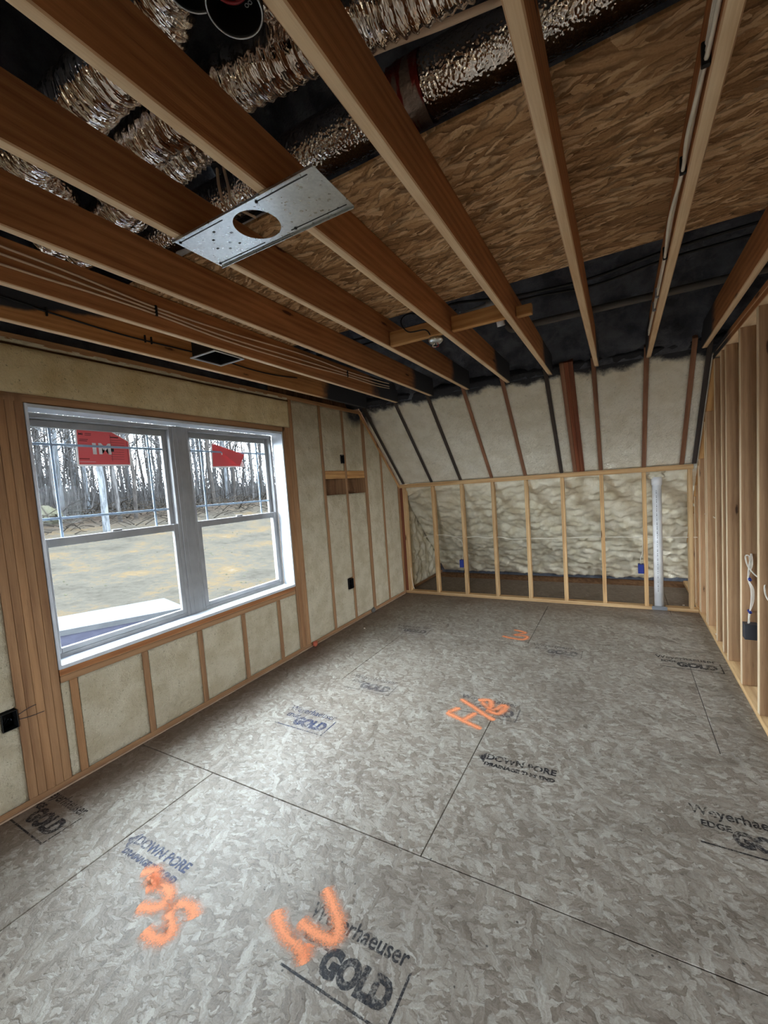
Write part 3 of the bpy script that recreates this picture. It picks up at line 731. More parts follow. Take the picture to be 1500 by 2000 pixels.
tube('nail_spike', [(.002, -4.382, .475), (.012, -4.34, .47), (.012, -4.28, .468)], .0018, 'plastic_dark', b3, 5, 3)
def blue_box(x, side, label):
    """gang box nailed to a knee wall stud, cable dropping in from above"""
    a, b = (x - .019 - .056, x - .0195) if side < 0 else (x + .0195, x + .075)
    o = open_box('outlet_box', label, 'electrical box', (a, -.006, .395), (b, .07, .495), '-y', 'blue')
    box('faceplate', (a + .002, b - .002), (-.0045, -.0015), (.397, .493), 'blue', o, .0008)
    return o
blue_box(XK + S, -1, 'blue outlet box on the knee wall stud nearest the foamed window wall')
blue_box(XK + 6 * S, -1, 'blue outlet box on the knee wall stud beside the white pipe')
def cable(name, label, pts, r=.004, mat='cable', group=None, n=6, cat='cable', seg=6):
    return tag(tube(name, pts, r, mat, None, seg, n), label, cat, group)
xb = XK + 6 * S - .045
cable('electrical_cable', 'white cable dropping into the blue box beside the white pipe', [(xb, .03, .485), (xb - .004, .03, .56), (xb + .016, .03, .62), (xb + .018, .03, .80)], .0035)
cable('electrical_cable', 'white cable loop feeding the blue box nearest the foamed window wall', [(XK + S - .045, .03, .485), (XK + S - .04, .045, .54), (XK + S - .03, .045, .62), (XK + S - .05, .045, .74), (XK + S - .15, .045, .80)], .0035)
kc = [(.30, .06, .79), (.552, .05, .824), (.75, .05, .80), (.92, .05, .79), (1.05, .05, .80), (1.20, .045, .78), (1.35, .045, .792), (1.50, .045, .766), (1.70, .045, .772), (1.90, .05, .775), (2.1, .045, .778), (2.5, .045, .79), (2.93, .045, .785), (3.30, .045, .785), (3.39, .045, .785)]
cable('electrical_cable', 'long white cable strung through the knee wall studs in front of the foam', kc, .0042)
cable('electrical_cable', 'short white cable end hanging at the foot of the knee wall corner', [(.12, .03, .02 + T2), (.10, .035, .10), (.085, .04, .20), (.083, .04, .36)], .004)
# dark box and bundled cables on the right wall
db = open_box('outlet_box', 'dark grey outlet box on a right wall stud under bundled cables', 'electrical box', (W + .004, -1.822, .375), (W + .075, -1.7545, .475), '-x', 'plastic_dark')
box('faceplate', (W + .004, W + .007), (-1.819, -1.758), (.378, .472), 'plastic_dark', db, .001)
cb = thing('cable_bundle', 'white cables tied in a bundle above the dark grey box on the right wall', 'cable', (W + .03, -1.78, .47))
for q in range(3):
    d = .007 * (q - 1)
    tube('cable_strand', [(W + .03 + d * .5, -1.785 + d, .475), (W + .034, -1.784 + d * .8, .54), (W + .05 + d, -1.78 + d * 1.3, .62), (W + .05 + d, -1.778 + d * 1.3, .70), (W + .030, -1.776 + d * .5, .77), (W + .045 + d, -1.77, .86), (W + .05, -1.757, .93)], .0042, 'cable', cb, 6, 6)
for z in (.55, .765): tube('cable_tie', [(W + .036, -1.80, z), (W + .036, -1.765, z + .004)], .0095, 'blue', cb, 8, 1)
cable('electrical_cable', 'white cable loop curling out of a hole in the right wall stud above the bundle', [(W + .045, -1.757, .86), (W + .03, -1.80, .92), (W + .0, -1.86, .93), (W - .004, -1.95, .88), (W + .02, -2.06, .84), (W + .045, -2.122, .86)], .004)
cable('electrical_cable', 'white cable sagging between the two nearest right wall studs', [(W + .045, -2.122, .86), (W + .02, -2.18, .80), (W + .015, -2.28, .76), (W + .03, -2.4, .78), (W + .045, -2.521, .84)], .004)
cable('electrical_cable', 'white cable threaded through the right wall studs near the knee wall', [(W + .045, -1.14, 1.02), (W + .04, -.9, 1.04), (W + .045, -.5, 1.05), (W + .04, -.1, 1.04), (W + .045, .3, 1.03)], .004)
sc = from_py('caulk_scrap', [(0, 0, 0), (.05, .01, 0), (.06, .03, .012), (.02, .045, .02), (-.01, .03, .01), (.02, .02, .03)], [(0, 1, 5), (1, 2, 5), (2, 3, 5), (3, 4, 5), (4, 0, 5), (4, 3, 2, 1, 0)], 'cable', None, Matrix.Translation((W + .02, -.80, T2)))
tag(sc, 'small white scrap lying on the right wall sole plate', 'scrap')

# ---- plumbing stack in the knee wall
pv = thing('vent_pipe', 'white plastic vent pipe rising through the knee wall into foam', 'pipe', (3.045, .06, 0))
tube('pipe_length', [(3.045, .06, .0), (3.045, .06, 1.36)], .044, 'pvc', pv, 24, 1)
cpl = tube('coupling', [(3.045, .06, 1.345), (3.045, .06, 1.43)], .051, 'pvc', pv, 24, 1)
for k in range(46): box('printed_line', (3.036, 3.0395), (.0151, .0158), (.20 + k * .024, .20 + k * .024 + (.016, .010, .019, .006)[k % 4]), 'ink', pv, .0002)
def blob(name, c, r, mat, parent=None, amp=.35, sc=(1, 1, 1), seg=14, freq=3.0):
    vs = []; fs = []; n = seg
    for j in range(n + 1):
        for i in range(2 * n):
            a, b = math.pi * j / n, math.pi * i / n
            d = Vector((math.sin(a) * math.cos(b), math.sin(a) * math.sin(b), math.cos(a)))
            k = r * (1 + amp * noise.noise(d * freq + Vector(c) * 3)); vs.append(Vector((d.x * sc[0], d.y * sc[1], d.z * sc[2])) * k)
    for j in range(n):
        for i in range(2 * n):
            i2 = (i + 1) % (2 * n); fs.append((j * 2 * n + i, (j + 1) * 2 * n + i, (j + 1) * 2 * n + i2, j * 2 * n + i2))
    return from_py(name, vs, fs, mat, parent, Matrix.Translation(c), True)
blob('foam_collar', (3.045, .075, 1.455), .07, 'foam_b', cpl, .5, (1.25, .9, .8))
tag(blob('flagging_scrap', (.022, -2.075, .022), .022, 'red_rag', None, 1.0, (.8, 1.3, 1.1), 10, 5.0), 'crumpled orange-red scrap at the foot of the wall right of the window', 'scrap')
tag(blob('foam_lump', (.012, -.93, .022), .030, 'pvc_grey', None, .6, (.55, 1.3, .9), 10), 'grey foam lump on the floor edge below the doubled wall stud', 'foam scrap')
for i, (px, py, lb) in enumerate(((712, 1228, 'tiny white foam crumb on the floor near the window wall'), (1335, 1183, 'tiny pale crumb on the floor below the knee wall end'))):
    p = at(px, py, 'z', 0); tag(blob('foam_crumb', (p.x, p.y, .006), .008, 'cable', None, .5, (1.3, 1, .7), 6), lb, 'scrap')

# ---- cables stapled to joists
xa = JX[1] + T2 + .006
ja = [[(xa, -5.4, 2.60), (xa, -4.42, 2.584), (xa, -4.15, 2.575), (xa, -3.78, 2.555), (xa, -3.3, 2.560), (xa, -2.6, 2.590), (xa, -2.0, 2.585), (xa, -1.5, 2.60), (xa, -1.2, 2.615)],
      [(xa, -5.4, 2.56), (xa, -4.42, 2.553), (xa, -4.1, 2.545), (xa, -3.79, 2.537), (xa, -3.3, 2.525), (xa, -2.6, 2.545), (xa, -2.0, 2.560), (xa, -1.5, 2.57), (xa, -1.2, 2.585)],
      [(xa, -5.4, 2.515), (xa, -4.43, 2.512), (xa, -4.1, 2.520), (xa, -3.80, 2.520), (xa, -3.3, 2.502), (xa, -2.6, 2.515), (xa, -1.99, 2.540), (xa, -1.5, 2.545), (xa, -1.2, 2.565)]]
for q, p in enumerate(ja): cable('stapled_cable', ('upper', 'middle', 'lower')[q] + ' tan cable of three stapled along the joist above the window', p, .0052, 'cable_tan', 'tan cables along one joist')
for q, y in enumerate((-3.785, -1.99)):
    tag(box('cable_staple', (xa - .003, xa + .008), (y - .006, y + .006), (2.510 if q == 0 else 2.532, 2.566 if q == 0 else 2.594), 'plastic_black', None, .002), ('black staple holding the tan cables above the window', 'black staple holding the tan cables near the sloped ceiling')[q], 'staple', 'black cable staples')
xg = JX[7] - .007
jg = [[(xg, -5.2, 2.475), (xg, -4.1, 2.468), (xg - .002, -3.94, 2.462), (xg - .012, -3.7, 2.452), (xg - .004, -3.52, 2.458), (xg - .016, -3.25, 2.452), (xg - .004, -2.90, 2.456), (xg, -2.5, 2.462), (xg, -2.2, 2.466), (xg, -1.6, 2.475)],
      [(xg, -5.2, 2.492), (xg, -4.1, 2.486), (xg, -3.94, 2.478), (xg, -3.7, 2.476), (xg, -3.52, 2.475), (xg - .004, -3.25, 2.470), (xg, -2.90, 2.472), (xg, -2.5, 2.478), (xg, -2.2, 2.48), (xg, -1.6, 2.49)],
      [(xg, -5.2, 2.51), (xg, -4.1, 2.503), (xg, -3.94, 2.494), (xg, -3.52, 2.492), (xg, -2.9, 2.488), (xg, -2.2, 2.494), (xg, -1.6, 2.505)]]
for q, p in enumerate(jg): cable('stapled_cable', ('lowest', 'middle', 'topmost')[q] + ' white cable of three along the joist beside the right wall', p, .0055, 'cable', 'white cables along one joist')
for q, y in enumerate((-3.93, -3.52, -2.90, -2.42, -2.2)):
    tag(box('cable_staple', (xg - .012, xg + .006), (y - .006, y + .006), (2.448, 2.502), 'plastic_black' if q < 3 else 'steel', None, .002),
        ('black staple on the white cables below the trunk duct edge of the attic board', 'black staple on the white cables below the middle of the attic board', 'black staple on the white cables near the black foam edge of the attic board',
         'steel staple on the white cables next to the black attic cables', 'steel staple on the white cables next to the coated attic pipe')[q], 'staple', 'staples on the white cables')
x0 = JX[0] + T2 + .006
cable('black_cable', 'black cable run along the rim joist above the window', [(x0, -5.2, 2.575), (x0, -4.30, 2.548), (x0, -4.11, 2.535), (x0, -3.73, 2.522), (x0, -3.23, 2.536), (x0, -3.10, 2.54), (x0, -2.8, 2.525), (x0, -2.5, 2.53), (x0, -2.2, 2.56)], .005, 'cable_black')
for y in (-4.11, -3.60, -3.56): tag(box('cable_staple', (x0 - .004, x0 + .007), (y - .004, y + .004), (2.512, 2.556), 'plastic_black', None, .001), 'black staple on the black cable along the rim joist', 'staple', 'staples on the black rim joist cable')
# attic cables across the joists
zc = H + JD + .008
at1 = [(.2, -2.6, zc), (.9, -2.50, zc), (1.58, -2.44, zc), (1.78, -2.55, zc + .03), (2.15, -2.49, zc), (2.58, -2.44, zc), (2.95, -2.53, zc), (3.34, -2.56, zc), (4.2, -2.6, zc)]
cable('attic_cable', 'upper black cable lying across the joists beside the attic board', at1, .008, 'cable_black', 'black attic cables')
cable('attic_cable', 'lower black cable lying across the joists toward the sloped roof', [(.2, -2.40, zc), (.9, -2.36, zc), (1.6, -2.36, zc), (2.2, -2.40, zc), (2.6, -2.33, zc), (2.95, -2.42, zc), (3.35, -2.44, zc), (4.2, -2.5, zc)], .007, 'cable_black', 'black attic cables')
cable('attic_cable', 'thin black cable looping down to the ceiling box on the blocking', [(1.80, -2.50, zc + .01), (1.66, -2.46, zc), (1.52, -2.60, 2.66), (1.50, -2.72, 2.58), (1.55, -2.725, 2.50), (1.66, -2.715, 2.49), (1.69, -2.705, 2.455)], .004, 'cable_black')
# plumbing above the joists
tg = thing('attic_pipe', 'dusky coated pipe running across the joists in front of the black foam', 'pipe', (2.6, -1.82, 2.66))
tube('pipe_run', [(2.10, -1.86, 2.655), (2.60, -1.84, 2.66), (3.20, -1.80, 2.67), (4.2, -1.78, 2.68)], .024, 'pvc_grey', tg, 14, 6)
tube('elbow', [(2.10, -1.86, 2.655), (2.02, -1.86, 2.655), (1.99, -1.86, 2.69)], .029, 'pvc_grey', tg, 14, 5)
tw = thing('attic_drain_pipe', 'white plastic drain pipe with drop leg above the joist blocking', 'pipe', (2.02, -2.35, 2.70))
tube('pipe_run', [(1.20, -2.20, 2.66), (1.62, -2.26, 2.67), (2.0, -2.32, 2.68)], .030, 'pvc', tw, 16, 4)
tube('tee', [(1.96, -2.32, 2.68), (2.07, -2.33, 2.685)], .038, 'pvc', tw, 16, 1)
tube('drop_leg', [(2.02, -2.33, 2.70), (2.03, -2.31, 2.62), (2.035, -2.28, 2.55)], .027, 'pvc', tw, 16, 4)
# ---- supply boot next to the rim joist and round box on the blocking
bt = thing('register_boot', 'black rectangular supply boot with shiny rim between joists above the window', 'duct boot', (.35, -3.275, H - .01))
bx0, bx1, by0, by1 = .318, .534, -3.385, -3.165
for (a, b, c, d) in ((bx0, bx0 + .004, by0, by1), (bx1 - .004, bx1, by0, by1), (bx0 + .004, bx1 - .004, by0, by0 + .004), (bx0 + .004, bx1 - .004, by1 - .004, by1)):
    box('side', (a, b), (c, d), (H - .002, H + .13), 'plastic_black', bt, .001)
for (a, b, c, d) in ((bx0 - .012, bx0 + .004, by0, by1), (bx1 - .004, bx1 + .003, by0, by1), (bx0 - .012, bx1 + .003, by0 - .012, by0 + .004), (bx0 - .012, bx1 + .003, by1 - .004, by1 + .012)):
    box('rim', (a, b), (c, d), (H - .010, H - .003), 'rim_metal', bt, .003)
box('top', (bx0, bx1), (by0, by1), (H + .13, H + .134), 'plastic_black', bt, .001)
oc = thing('ceiling_box', 'small shiny round metal box with wires hung on the joist blocking', 'electrical box', (1.70, -2.655, H - .03))
tube('shell', [(1.70, -2.64, H + .004), (1.70, -2.64, H - .012), (1.70, -2.64, H - .026)], lambda i: (.045, .047, .034)[min(i, 2)], 'galv', oc, 16, 1)
for q in range(3): tube('wire', [(1.69 + .01 * q, -2.64, H - .026), (1.68 + .016 * q, -2.65 + .01 * q, H - .045), (1.70 - .01 * q, -2.64, H - .05)], .003, ('cable', 'plastic_black', 'red_hose')[q], oc, 5, 4)

# ---- ducts in the attic
def flex(name, label, pts, r, mat='foil', group='foil flex ducts'):
    path = smooth_path(pts, 1); L = sum((Vector(b) - Vector(a)).length for a, b in zip(pts, pts[1:])); n = max(6, int(L / .007 / (len(pts) - 1)))
    path = smooth_path(pts, n); seed = random.random() * 50
    def rad(i):
        ph = (i % 4) / 4
        def rr(k): return r * (1 + .05 * math.cos(2 * math.pi * ph) + .06 * noise.noise(Vector((i * .11, k * .55, seed))) + .05 * noise.noise(Vector((i * .4, k * 1.1, seed + 9))))
        return rr
    o0 = path[0].copy(); vs, fs = tube_data([p - o0 for p in path], rad, 22)
    return tag(from_py(name, vs, fs, mat, None, Matrix.Translation(o0), True), label, 'duct', group)
def P(px, py, z): return at(px, py, 'z', z)
zd = 2.76
flex('flex_duct', 'crinkled foil flex duct lying next to the bubble-wrapped trunk duct', [P(960, -110, zd), P(740, 15, zd), P(500, 138, zd), P(300, 262, zd - .02), P(215, 350, zd - .02), (.95, -4.10, zd), (.75, -4.14, zd - .02), (.45, -4.2, zd)], .072)
flex('flex_duct', 'crinkled foil flex duct slanting over the joists toward the gable wall', [(2.10, -4.72, zd + .05), P(310, 15, zd + .03), P(180, 175, zd), P(90, 265, zd), P(18, 335, zd), (.35, -4.45, zd), (.1, -4.5, zd)], .080)
flex('flex_duct', 'crinkled foil flex duct squeezed between two others over the window-side joists', [P(420, 250, zd + .12), P(345, 312, zd), P(275, 375, zd - .03), P(212, 425, zd - .03), P(160, 490, zd - .03), (.25, -4.05, zd)], .068)
flex('flex_duct', 'short crinkled foil flex duct above the stapled tan cables', [P(60, 330, zd), P(110, 372, zd - .02), (.62, -4.20, zd - .02), (.3, -4.12, zd)], .062)
flex('flex_duct', 'crinkled foil flex duct dropping to the round black duct boot', [(2.05, -4.15, zd + .35), (1.98, -4.25, zd + .12), (1.97, -4.42, zd + .03), (1.95, -4.62, zd + .10), (1.9, -4.9, zd + .2)], .075)
# bubble-wrapped trunk
tr = thing('trunk_duct', 'large round duct in silver bubble wrap running across the joists', 'duct', (2.3, -3.95, 2.74))
def trad(i): return lambda k: .088 * (1 + .012 * noise.noise(Vector((i * .2, k * .7, 3))))
pts = [P(470, 378, 2.80), P(640, 282, 2.80), P(925, 118, 2.80), (4.2, -3.93, 2.80)]
yT = sum(p.y for p in pts[:3]) / 3
tpath = [Vector((.55 + .03 * i, yT + .004 * math.sin(i * .3), 2.80)) for i in range(160)]
vs, fs = tube_data([p - tpath[0] for p in tpath], trad, 24); wrp = from_py('wrap', vs, fs, 'foil_bubble', tr, Matrix.Translation(tpath[0]), True)
tx = P(795, 165, 2.80).x
tpath = [Vector((tx - .055 + .011 * i, yT, 2.80)) for i in range(11)]
vs, fs = tube_data([p - tpath[0] for p in tpath], lambda i: (lambda k: .094 * (1 + .05 * noise.noise(Vector((i * .5, k * .9, 8))))), 24, False); from_py('tape_band', vs, fs, 'tape', wrp, Matrix.Translation(tpath[0]), True)
cable('attic_cable', 'tan cable crossing over the silver trunk duct', [P(610, 130, 2.72), P(560, 152, 2.70), P(470, 200, 2.72), P(420, 240, 2.75)], .010, 'cable_tan', n=5)
cable('attic_cable', 'tan cable slung above the trunk duct between the joists', [P(660, 130, 2.72), P(760, 88, 2.72), P(860, 50, 2.72), P(975, 2, 2.72), P(1100, -50, 2.74)], .010, 'cable_tan', n=5)
cable('attic_cable', 'pale cable looping down behind the galvanised plate', [P(424, 330, 2.72), P(428, 365, 2.62), P(440, 400, 2.55), P(470, 420, 2.52)], .005, 'cable_tan', n=5)
cable('attic_cable', 'second pale cable looping down behind the galvanised plate', [P(436, 325, 2.72), P(446, 365, 2.62), P(455, 400, 2.55), P(500, 425, 2.52)], .005, 'cable_tan', n=5)
tag(tube('attic_conduit', [P(350, 500, 2.66), P(430, 470, 2.665), P(540, 415, 2.67), P(640, 370, 2.68)], .020, 'pvc', None, 14, 3), 'white pipe resting above the joists behind the galvanised plate', 'pipe')
def boot(c, r, label, red):
    o = thing('duct_boot', label, 'duct boot', c)
    n = 32; vs = []; fs = []
    prof = [(r, 0), (r + .004, .002), (r + .004, .14), (r - .002, .14), (r - .002, .006)]
    for (rr, z) in prof:
        for i in range(n): vs.append((rr * math.cos(2 * math.pi * i / n), rr * math.sin(2 * math.pi * i / n), z))
    for j in range(len(prof)):
        j2 = (j + 1) % len(prof)
        for i in range(n): fs.append((j * n + i, j * n + (i + 1) % n, j2 * n + (i + 1) % n, j2 * n + i))
    from_py('collar', vs, fs, 'plastic_black', o, Matrix.Translation(c), True)
    tube('rim', [Vector(c) + Vector((r * math.cos(a * math.pi / 12), r * math.sin(a * math.pi / 12), 0)) for a in range(25)], .0018, 'rim_metal', o, 6, 2)
    from_py('damper', [(r * .97 * math.cos(2 * math.pi * i / n), r * .97 * math.sin(2 * math.pi * i / n), 0) for i in range(n)] + [(r * .97 * math.cos(2 * math.pi * i / n), r * .97 * math.sin(2 * math.pi * i / n), .004) for i in range(n)],
            [tuple(range(n))[::-1], tuple(range(n, 2 * n))] + [(i, (i + 1) % n, n + (i + 1) % n, n + i) for i in range(n)], 'plastic_black', o, Matrix.Translation(Vector(c) + Vector((0, 0, .06))))
    if red:
        tube('red_loop', [Vector(c) + Vector((r * .62 * math.cos(a * math.pi / 8), r * .62 * math.sin(a * math.pi / 8) - .008, .05 - .001 * a)) for a in range(17)], .004, 'red_hose', o, 6, 2)
        tube('red_loop', [Vector(c) + Vector((-.02, -.03, .05)), Vector(c) + Vector((.012, -.0, .046)), Vector(c) + Vector((-.01, .02, .046)), Vector(c) + Vector((.03, .03, .05))], .0035, 'red_hose', o, 6, 4)
        for dx in (-.005, .005): tube('ring_mark', [Vector(c) + Vector((dx + .004 * math.cos(a * math.pi / 4), .8 * r * -1 * -.98 + .004 * math.sin(a * math.pi / 4), .052)) for a in range(9)], .001, 'rim_metal', o, 5, 1)
    return o
c1 = P(458, 20, 2.56); boot((c1.x, c1.y, 2.56), .057, 'round black duct boot with a coiled red hose inside between two joists', True)
c2 = P(372, -30, 2.62); boot((c2.x, c2.y, 2.62), .055, 'plain round black duct boot above the joists next to the foil duct', False)

# ---- stickers on the window glass
gx = -.1720
def pxg(px, py, x=gx): p = at(px, py, 'x', x); return (p.x, p.y, p.z)
def sheet(name, poly, x, mat, parent, th=.0006):
    a = [Vector(pxg(px, py, x)) for px, py in poly]; k = len(a)
    vs = a + [p + Vector((th, 0, 0)) for p in a]; c = sum(a, Vector()) / k
    return from_py(name, [v - c for v in vs], [tuple(range(k)), tuple(range(k, 2 * k))[::-1]] + [(i, k + i, k + (i + 1) % k, (i + 1) % k) for i in range(k)], mat, parent, Matrix.Translation(c))
st1 = thing('window_sticker', 'red printed sticker with large white letters on the window sash nearer the stacked studs', 'sticker', pxg(201, 910), 'red window stickers')
sheet('backing', [(145, 836), (213, 840), (251, 861), (256, 910), (151, 911)], gx, 'paper', st1)
rp1 = sheet('red_print', [(149, 838), (213, 842), (250, 863), (254, 907), (155, 907)], gx + .0008, 'red_paper', st1)
dp1 = sheet('dark_panel', [(214, 849), (244, 862), (247, 904), (216, 901)], gx + .0016, 'red_paper', st1)
GL = Matrix(((0, 0, 1, 0), (1, 0, 0, 0), (0, 1, 0, 0), (0, 0, 0, 1)))     # text lying in the window plane, read from the room
def glass_text(body, px, py, w, size, mat, parent, bold=0, x=gx + .0016, nm='lettering'):
    p = Vector(pxg(px, py, x)); return lettering(nm, body, size, Matrix.Translation(p) @ GL, mat, parent, 1, bold, w)
glass_text('I', 182, 886, .022, .092, 'letter_white', rp1, .004); glass_text('M', 194, 886, .074, .092, 'letter_white', rp1, .004, x=gx + .0024)
glass_text('MI', 153, 849, .024, .018, 'letter_black', rp1, .0004); 
for (a, b, w) in ((165, 847, .036), (165, 850, .036), (154, 858, .05), (154, 861, .045)): 
    p = pxg(a, b, gx + .0018); box('print_line', (p[0], p[0] + .0003), (p[1], p[1] + w), (p[2], p[2] + .003), 'letter_black', rp1, .0001)
for (a, b, w, h_) in ((215, 855, .05, .006), (219, 874, .065, .009), (217, 882, .018, .02)):
    p = pxg(a, b, gx + .0026); box('print_line', (p[0], p[0] + .0003), (p[1], p[1] + w), (p[2], p[2] + h_), 'letter_black', rp1, .0001)
for q in range(9):
    p = pxg(217, 860 + q * 4.6, gx + .0024); box('print_line', (p[0], p[0] + .0003), (p[1], p[1] + .083), (p[2], p[2] + .0014), 'letter_black', rp1, .0001)
for (a, b, c, d) in ((214, 849, 216, 901), (247, 862, 249, 904)):
    p = pxg(a, b, gx + .0024); q2 = pxg(c, d, gx + .0024); box('print_line', (p[0], p[0] + .0003), (p[1], p[1] + .0016), (q2[2], p[2]), 'letter_black', rp1, .0001)
for (a, b, w) in ((155, 897, .058), (156, 902, .09)):
    p = pxg(a, b, gx + .0018); box('print_line', (p[0], p[0] + .0003), (p[1], p[1] + w), (p[2], p[2] + .007 if b < 900 else p[2] + .002), 'red_hose' if b < 900 else 'letter_white', rp1, .0001)
st2 = thing('window_sticker', 'red sticker with its top corner peeled down on the sash nearer the knee wall', 'sticker', pxg(445, 913), 'red window stickers')
sheet('backing', [(411, 864), (470, 892), (478, 912), (414, 914)], gx, 'paper', st2)
rp2 = sheet('red_print', [(414, 868), (463, 892), (466, 910), (416, 911)], gx + .0008, 'red_paper', st2)
a = [Vector(pxg(414, 866, gx + .002)), Vector(pxg(477, 888, gx + .03)), Vector(pxg(468, 911, gx + .036)), Vector(pxg(448, 896, gx + .022))]
vs = a + [p + Vector((.0008, 0, -.0004)) for p in a]
from_py('peeled_flap', [v - a[0] for v in vs], [(0, 1, 2, 3), (7, 6, 5, 4), (0, 4, 5, 1), (1, 5, 6, 2), (2, 6, 7, 3), (3, 7, 4, 0)], 'red_paper', st2, Matrix.Translation(a[0]))
glass_text('I', 432, 888, .014, .05, 'letter_white', rp2, .002)

# ---- printing and spray paint on the subfloor
def ftext(body, px, py, w, size, mat='ink', bold=0.0, dz=.0006):
    p = at(px, py, 'z', 0); return lettering('stamped_lettering', body, size, Matrix.Translation((p.x, p.y, dz)), mat, floor, 1, bold, w)
def fline(ax, ay, bx, by, w, mat='ink'):
    d = Vector((bx - ax, by - ay, 0)); n = Vector((-d.y, d.x, 0)).normalized() * w / 2; a, b = Vector((ax, ay, 0)), Vector((bx, by, 0)); c = (a + b) / 2
    from_py('stamped_line', [a + n - c, a - n - c, b - n - c, b + n - c], [(0, 1, 2, 3)], mat, floor, Matrix.Translation((c.x, c.y, .0005)))
def stamp_gold(x, y, mat='ink', k=1.0):
    def tx(b, dx, dy, w, s, bold): lettering('stamped_lettering', b, s, Matrix.Translation((x + dx, y + dy, .0006)), mat, floor, 1, bold, w)
    tx('Weyerhaeuser', 0, 0, .395, .080, .0012); tx('EDGE', .035, -.068, .105, .050, .002); tx('GOLD', .135, -.130, .255, .112, .0075)
    fline(x + .415, y - .005, x + .415, y - .175, .008, mat); fline(x + .02, y - .165, x + .415, y - .170, .008, mat)
def stamp_pore(x, y, mat='ink_blue'):
    for b, dx, dy, w, s in (('DOWN PORE', .045, 0, .36, .062), ('DRAINAGE THIS END', .045, -.052, .36, .036)):
        lettering('stamped_lettering', b, s, Matrix.Translation((x + dx, y + dy, .0006)), mat, floor, 1, .0022, w)
    from_py('stamped_arrow', [(0, 0, 0), (.040, -.045, 0), (.040, .045, 0)], [(0, 1, 2)], mat, floor, Matrix.Translation((x, y + .008, .0006)))
stamp_gold(1.685, -4.195); stamp_pore(.70, -4.285); stamp_pore(1.985, -3.10, 'ink')
p = at(1345, 1578, 'z', 0); stamp_gold(p.x, p.y - .02)
for (px, py, m) in ((900, 1362, 'ink_faint'), (1040, 1260, 'ink_faint'), (1280, 1283, 'ink'), (690, 1322, 'ink_faint'), (565, 1385, 'ink_blue'), (775, 1222, 'ink_faint')):
    p = at(px, py, 'z', 0); stamp_gold(p.x, p.y, m)
p = at(110, 1565, 'z', 0); stamp_gold(p.x - .15, p.y, 'ink')
def spray(name, label, strokes, w):
    o = thing(name, label, 'paint mark', tuple(at(*strokes[0][0], 'z', 0).xy) + (0,), 'orange spray marks on the floor')
    for s in strokes:
        path = smooth_path([at(px, py, 'z', .0009) for px, py in s], 6); vs = []; uv = []; fs = []
        for i, p in enumerate(path):
            d = (path[min(i + 1, len(path) - 1)] - path[max(i - 1, 0)]).normalized(); n = Vector((-d.y, d.x, 0)) * w * .5
            k = .75 + .45 * abs(noise.noise(Vector((i * .23, s[0][0], 0))))
            if i in (0, len(path) - 1): k *= .5
            for j in range(5): vs.append(p + n * k * (j / 2 - 1)); uv.append((i, j / 4))
        for i in range(len(path) - 1):
            for j in range(4): q = i * 5 + j; fs.append((q, q + 1, q + 6, q + 5))
        c = path[0].copy(); from_py('paint_stroke', [v - c for v in vs], fs, 'spray', o, Matrix.Translation(c), False, uv)
    return o
spray('spray_paint_mark', 'orange spray-painted figure three and S beside the blue down pore stamp', [[(276, 1704), (300, 1703), (302, 1728), (284, 1738)], [(288, 1712), (312, 1728), (330, 1741), (326, 1758), (305, 1772), (268, 1772)], [(377, 1795), (375, 1775), (352, 1765), (333, 1778), (333, 1799), (335, 1818), (320, 1833), (299, 1828), (282, 1816)]], .125)
spray('spray_paint_mark', 'orange spray-painted fork-like mark over the large black stamp by the front', [[(538, 1778), (554, 1821), (586, 1854), (594, 1884)], [(636, 1734), (650, 1768), (661, 1804), (652, 1836), (614, 1821), (584, 1800)], [(600, 1842), (592, 1874)]], .118)
spray('spray_paint_mark', 'orange spray-painted letters in the middle of the floor across a sheet joint', [[(872, 1391), (902, 1406), (940, 1424)], [(898, 1382), (876, 1391)], [(904, 1407), (930, 1392)], [(900, 1365), (928, 1383), (947, 1396), (966, 1407)], [(934, 1368), (957, 1368), (959, 1383)], [(940, 1370), (962, 1386), (984, 1378), (986, 1384), (972, 1394), (950, 1386)]], .105)
spray('spray_paint_mark', 'orange spray-painted zigzag mark toward the knee wall', [[(981, 1242), (998, 1246), (1022, 1249), (1029, 1243), (1006, 1240), (1026, 1236), (1004, 1230)]], .11)


# ================================================================== OUTDOORS
def ground_z(x, y):
    d = max(0.0, -x - 3.0); s = min(1.0, d / 20.0); s = s * s * (3 - 2 * s)
    return -.42 + 1.65 * s + .05 * noise.noise(Vector((x * .5, y * .5, 1))) * min(1, d / 3 + .2) + .25 * noise.noise(Vector((x * .08, y * .08, 5))) * s + max(0, -x - 34) * .07
nx, ny = 110, 110; vs = []; fs = []
for j in range(ny + 1):
    for i in range(nx + 1):
        x = -.20 - 70 * (i / nx) ** 1.7; y = -25 + 110 * j / ny; vs.append((x, y, ground_z(x, y)))
for j in range(ny):
    for i in range(nx): k = j * (nx + 1) + i; fs.append((k, k + nx + 1, k + nx + 2, k + 1))
g = from_py('ground', vs, fs, 'soil', None, None, True); g['kind'] = 'structure'
far = box('ground_far', (-.2, 60), (-60, BACK - .2), (-.5, -.42), 'soil'); far['kind'] = 'structure'
box('ground_far', (XR + .2, 60), (BACK - .2, 40), (-.5, -.42), 'soil')['kind'] = 'structure'
